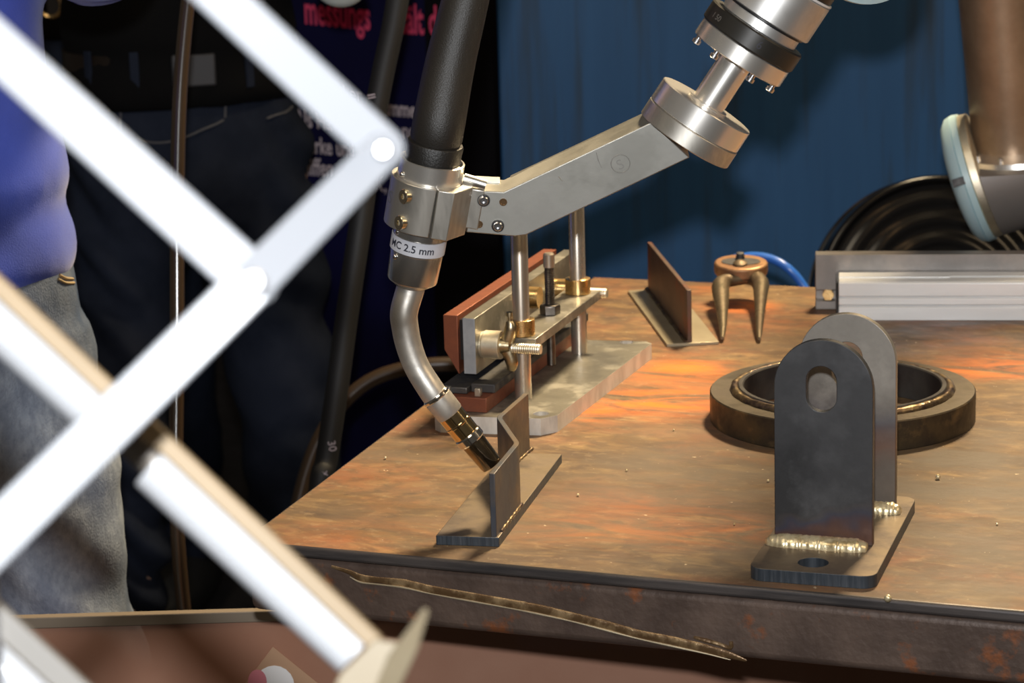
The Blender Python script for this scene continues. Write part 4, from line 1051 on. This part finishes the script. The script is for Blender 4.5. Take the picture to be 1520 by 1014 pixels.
person('person in dark jeans with a gold buckle, between the blue sweatshirt and the hanging hose', 140, 4.35, 110, -.2, ('jeans_dark', 'black_cloth'), (.15, .112, .088), .10, True, 17.7, ex_gold)

# ------------------------------------------------------------ low acrylic screen left of and under the table
def screen():
    d = 2.3; a = P(60, 917, d); y0 = a.y; z1 = a.z
    t = thing('reflecting_screen', (a.x, y0, 0), 'low acrylic screen with a red-brown reflection put into its colour and dull top trim, crossing lower left under the table', 'screen')
    X = V((1, 0, 0)); Y = V((0, 1, 0)); O = V((0, y0, 0))
    b = B(); b.box(O, X, Y, ZU, (-.56, .75), (0, .004), (.02, z1-.008)); b.build('screen_sheet', 'screen_reflection', t)
    b = B(); b.box(O, X, Y, ZU, (-.56, .75), (-.003, .007), (z1-.009, z1+.001)); b.build('top_trim', 'screen_trim', t, bevel=.001)
    b = B(); b.box(O, X, Y, ZU, (-.56, .75), (-.05, .06), (0, .02)); b.build('foot_rail', 'screen_trim', t, bevel=.003)
    # tan paper sheet stuck on it, white and pink lamp reflection painted as discs
    def S(x, y, o=0): q = ray(x, y); return CAM + q*((y0-.001-o)/q.y)
    p = thing('paper_sheet', S(440, 1060), 'tan paper sheet with a painted white and pink lamp reflection, stuck on the acrylic screen', 'paper')
    c = [S(405, 960), S(560, 1085), S(480, 1190), S(330, 1060)]
    B().prism(c, V((0, -.0006, 0))).build('sheet', 'paper_tan', p)
    e = [S(407 + 30*math.cos(q), 1018 + 30*math.sin(q), .0008) for q in [2*math.pi*i/20 for i in range(20)]]
    B().prism(e, V((0, -.0004, 0))).build('white_reflection', 'reflection_white', p)
    e = [S(382 + 14*math.cos(q), 1012 + 18*math.sin(q), .0013) for q in [2*math.pi*i/20 for i in range(20)]]
    B().prism(e, V((0, -.0003, 0))).build('pink_reflection', 'reflection_pink', p)
screen()

# ------------------------------------------------------------ white folding lattice close to the camera
def lattice():
    t = thing('folding_lattice', P(375, 420, .85), 'out-of-focus white folding lattice bars joined by round rivets, nearest the camera', 'lattice')
    def bar(x0, y0, x1, y1, w0, w1, d, d1=None, round0=False, round1=True, th=.0025):
        d1 = d1 or d
        a, b_ = P(x0, y0, d), P(x1, y1, d1); u = (b_-a).normalized(); n = FW - u*FW.dot(u); n.normalize(); s = u.cross(n).normalized()
        r0 = w0/2*d/FPX; r1 = w1/2*d1/FPX; pts = []
        if round1: pts += [b_ + s*(r1*math.cos(q)) + u*(r1*math.sin(q)) for q in [math.radians(k) for k in range(0, 181, 15)]]
        else: pts += [b_ + s*r1, b_ - s*r1]
        if round0: pts += [a - s*(r0*math.cos(q)) - u*(r0*math.sin(q)) for q in [math.radians(k) for k in range(0, 181, 15)]]
        else: pts += [a - s*r0, a + s*r0]
        B().prism(pts, n*th).build('lattice_bar', 'white_bar', t, bevel=.0008)
    D = .85
    bar(-60, 20, 375, 418, 74, 76, D*1.006)                         # upper left bar down to the middle rivet
    bar(240, -87, 569, 222, 66, 66, D*1.006, D*1.04)                # top bar down to the end rivet
    bar(-60, 850, 375, 418, 80, 70, D*.985, D*1.0, round1=False)   # long bar from lower left ...
    bar(373, 420, 569, 222, 66, 56, D*1.0, D*1.035)                # ... on to the end rivet
    for x, y, r, d in ((375, 418, 19, .985*D), (568, 222, 13, 1.025*D)):
        c = P(x, y, d); k = d/FPX
        B().lathe(c, c + FW*.012, [(0, 0), (0, r*k*.7), (.25, r*k), (.5, r*k), (1, r*k*.8), (1, 0)], seg=28, cap=False).build('rivet', 'rivet', t, smooth_ang=60)
    # rail behind the lattice: tan strip with white tube pieces under it, and a forked end plate
    r = thing('folding_rail', P(400, 820, .95), 'blurred tan strip and white tube rail ending in a tan fork, below the lattice', 'rail')
    d = .95; k = d/FPX
    def seg(x0, y0, x1, y1, w, dd, th, name, m, tube=False):
        a, b_ = P(x0, y0, dd), P(x1, y1, dd); u = (b_-a).normalized(); n = (FW - u*FW.dot(u)).normalized(); s = u.cross(n).normalized(); ww = w/2*dd/FPX
        if tube: B().lathe(a, b_, [(0, 0), (0, ww*.95), (.004, ww), (.996, ww), (1, ww*.95), (1, 0)], seg=40, cap=False).build(name, m, r)
        else: B().box(a, s, n, u, (-ww, ww), (0, th), (0, (b_-a).length)).build(name, m, r, bevel=.0006)
    seg(-70, 362, 558, 956, 26, d, .006, 'tan_strip', 'tan_wood')
    seg(-90, 398, 186, 645, 80, d+.012, 0, 'white_tube', 'white_tube', True)
    seg(180, 640, 250, 702, 50, d+.012, 0, 'tube_connector', 'connector', True)
    seg(228, 690, 530, 968, 80, d+.012, 0, 'white_tube', 'white_tube', True)
    B().prism([P(*q, d-.004) for q in ((558, 948), (572, 952), (592, 955), (575, 1040), (480, 1060), (505, 1000))], FW*.004).build('fork_plate', 'tan_plate', r, bevel=.0006)
    B().prism([P(*q) for q in ((629, 903, d-.03), (636, 908, d-.03), (620, 965, d-.02), (580, 1050, d), (545, 1050, d), (575, 975, d-.01))], FW*.004).build('fork_plate', 'tan_plate', r, bevel=.0006)
    r2 = thing('lower_rail', P(40, 1000, .94), 'blurred grey strip and white tube crossing the bottom left corner', 'rail')
    r = r2
    seg(-80, 850, 140, 1052, 38, .94, .006, 'grey_strip', 'grey_strip')
    seg(-110, 885, 120, 1100, 72, .955, 0, 'white_tube', 'white_tube', True)
    # posts outside the picture that carry lattice and rails
    for nm, tt, x, y, dd in (('support_post', t, -60, 20, .86), ):
        p = P(x, y, dd); B().box(V((p.x-.02, p.y+.02, 0)), V((1, 0, 0)), V((0, 1, 0)), ZU, (-.012, .012), (-.012, .012), (0, p.z+.1)).build(nm, 'white_bar', tt, bevel=.002)
lattice()

# keep names plain: strip empties' leftovers
for o in bpy.data.objects:
    if o.parent and 'category' in o: del o['category']
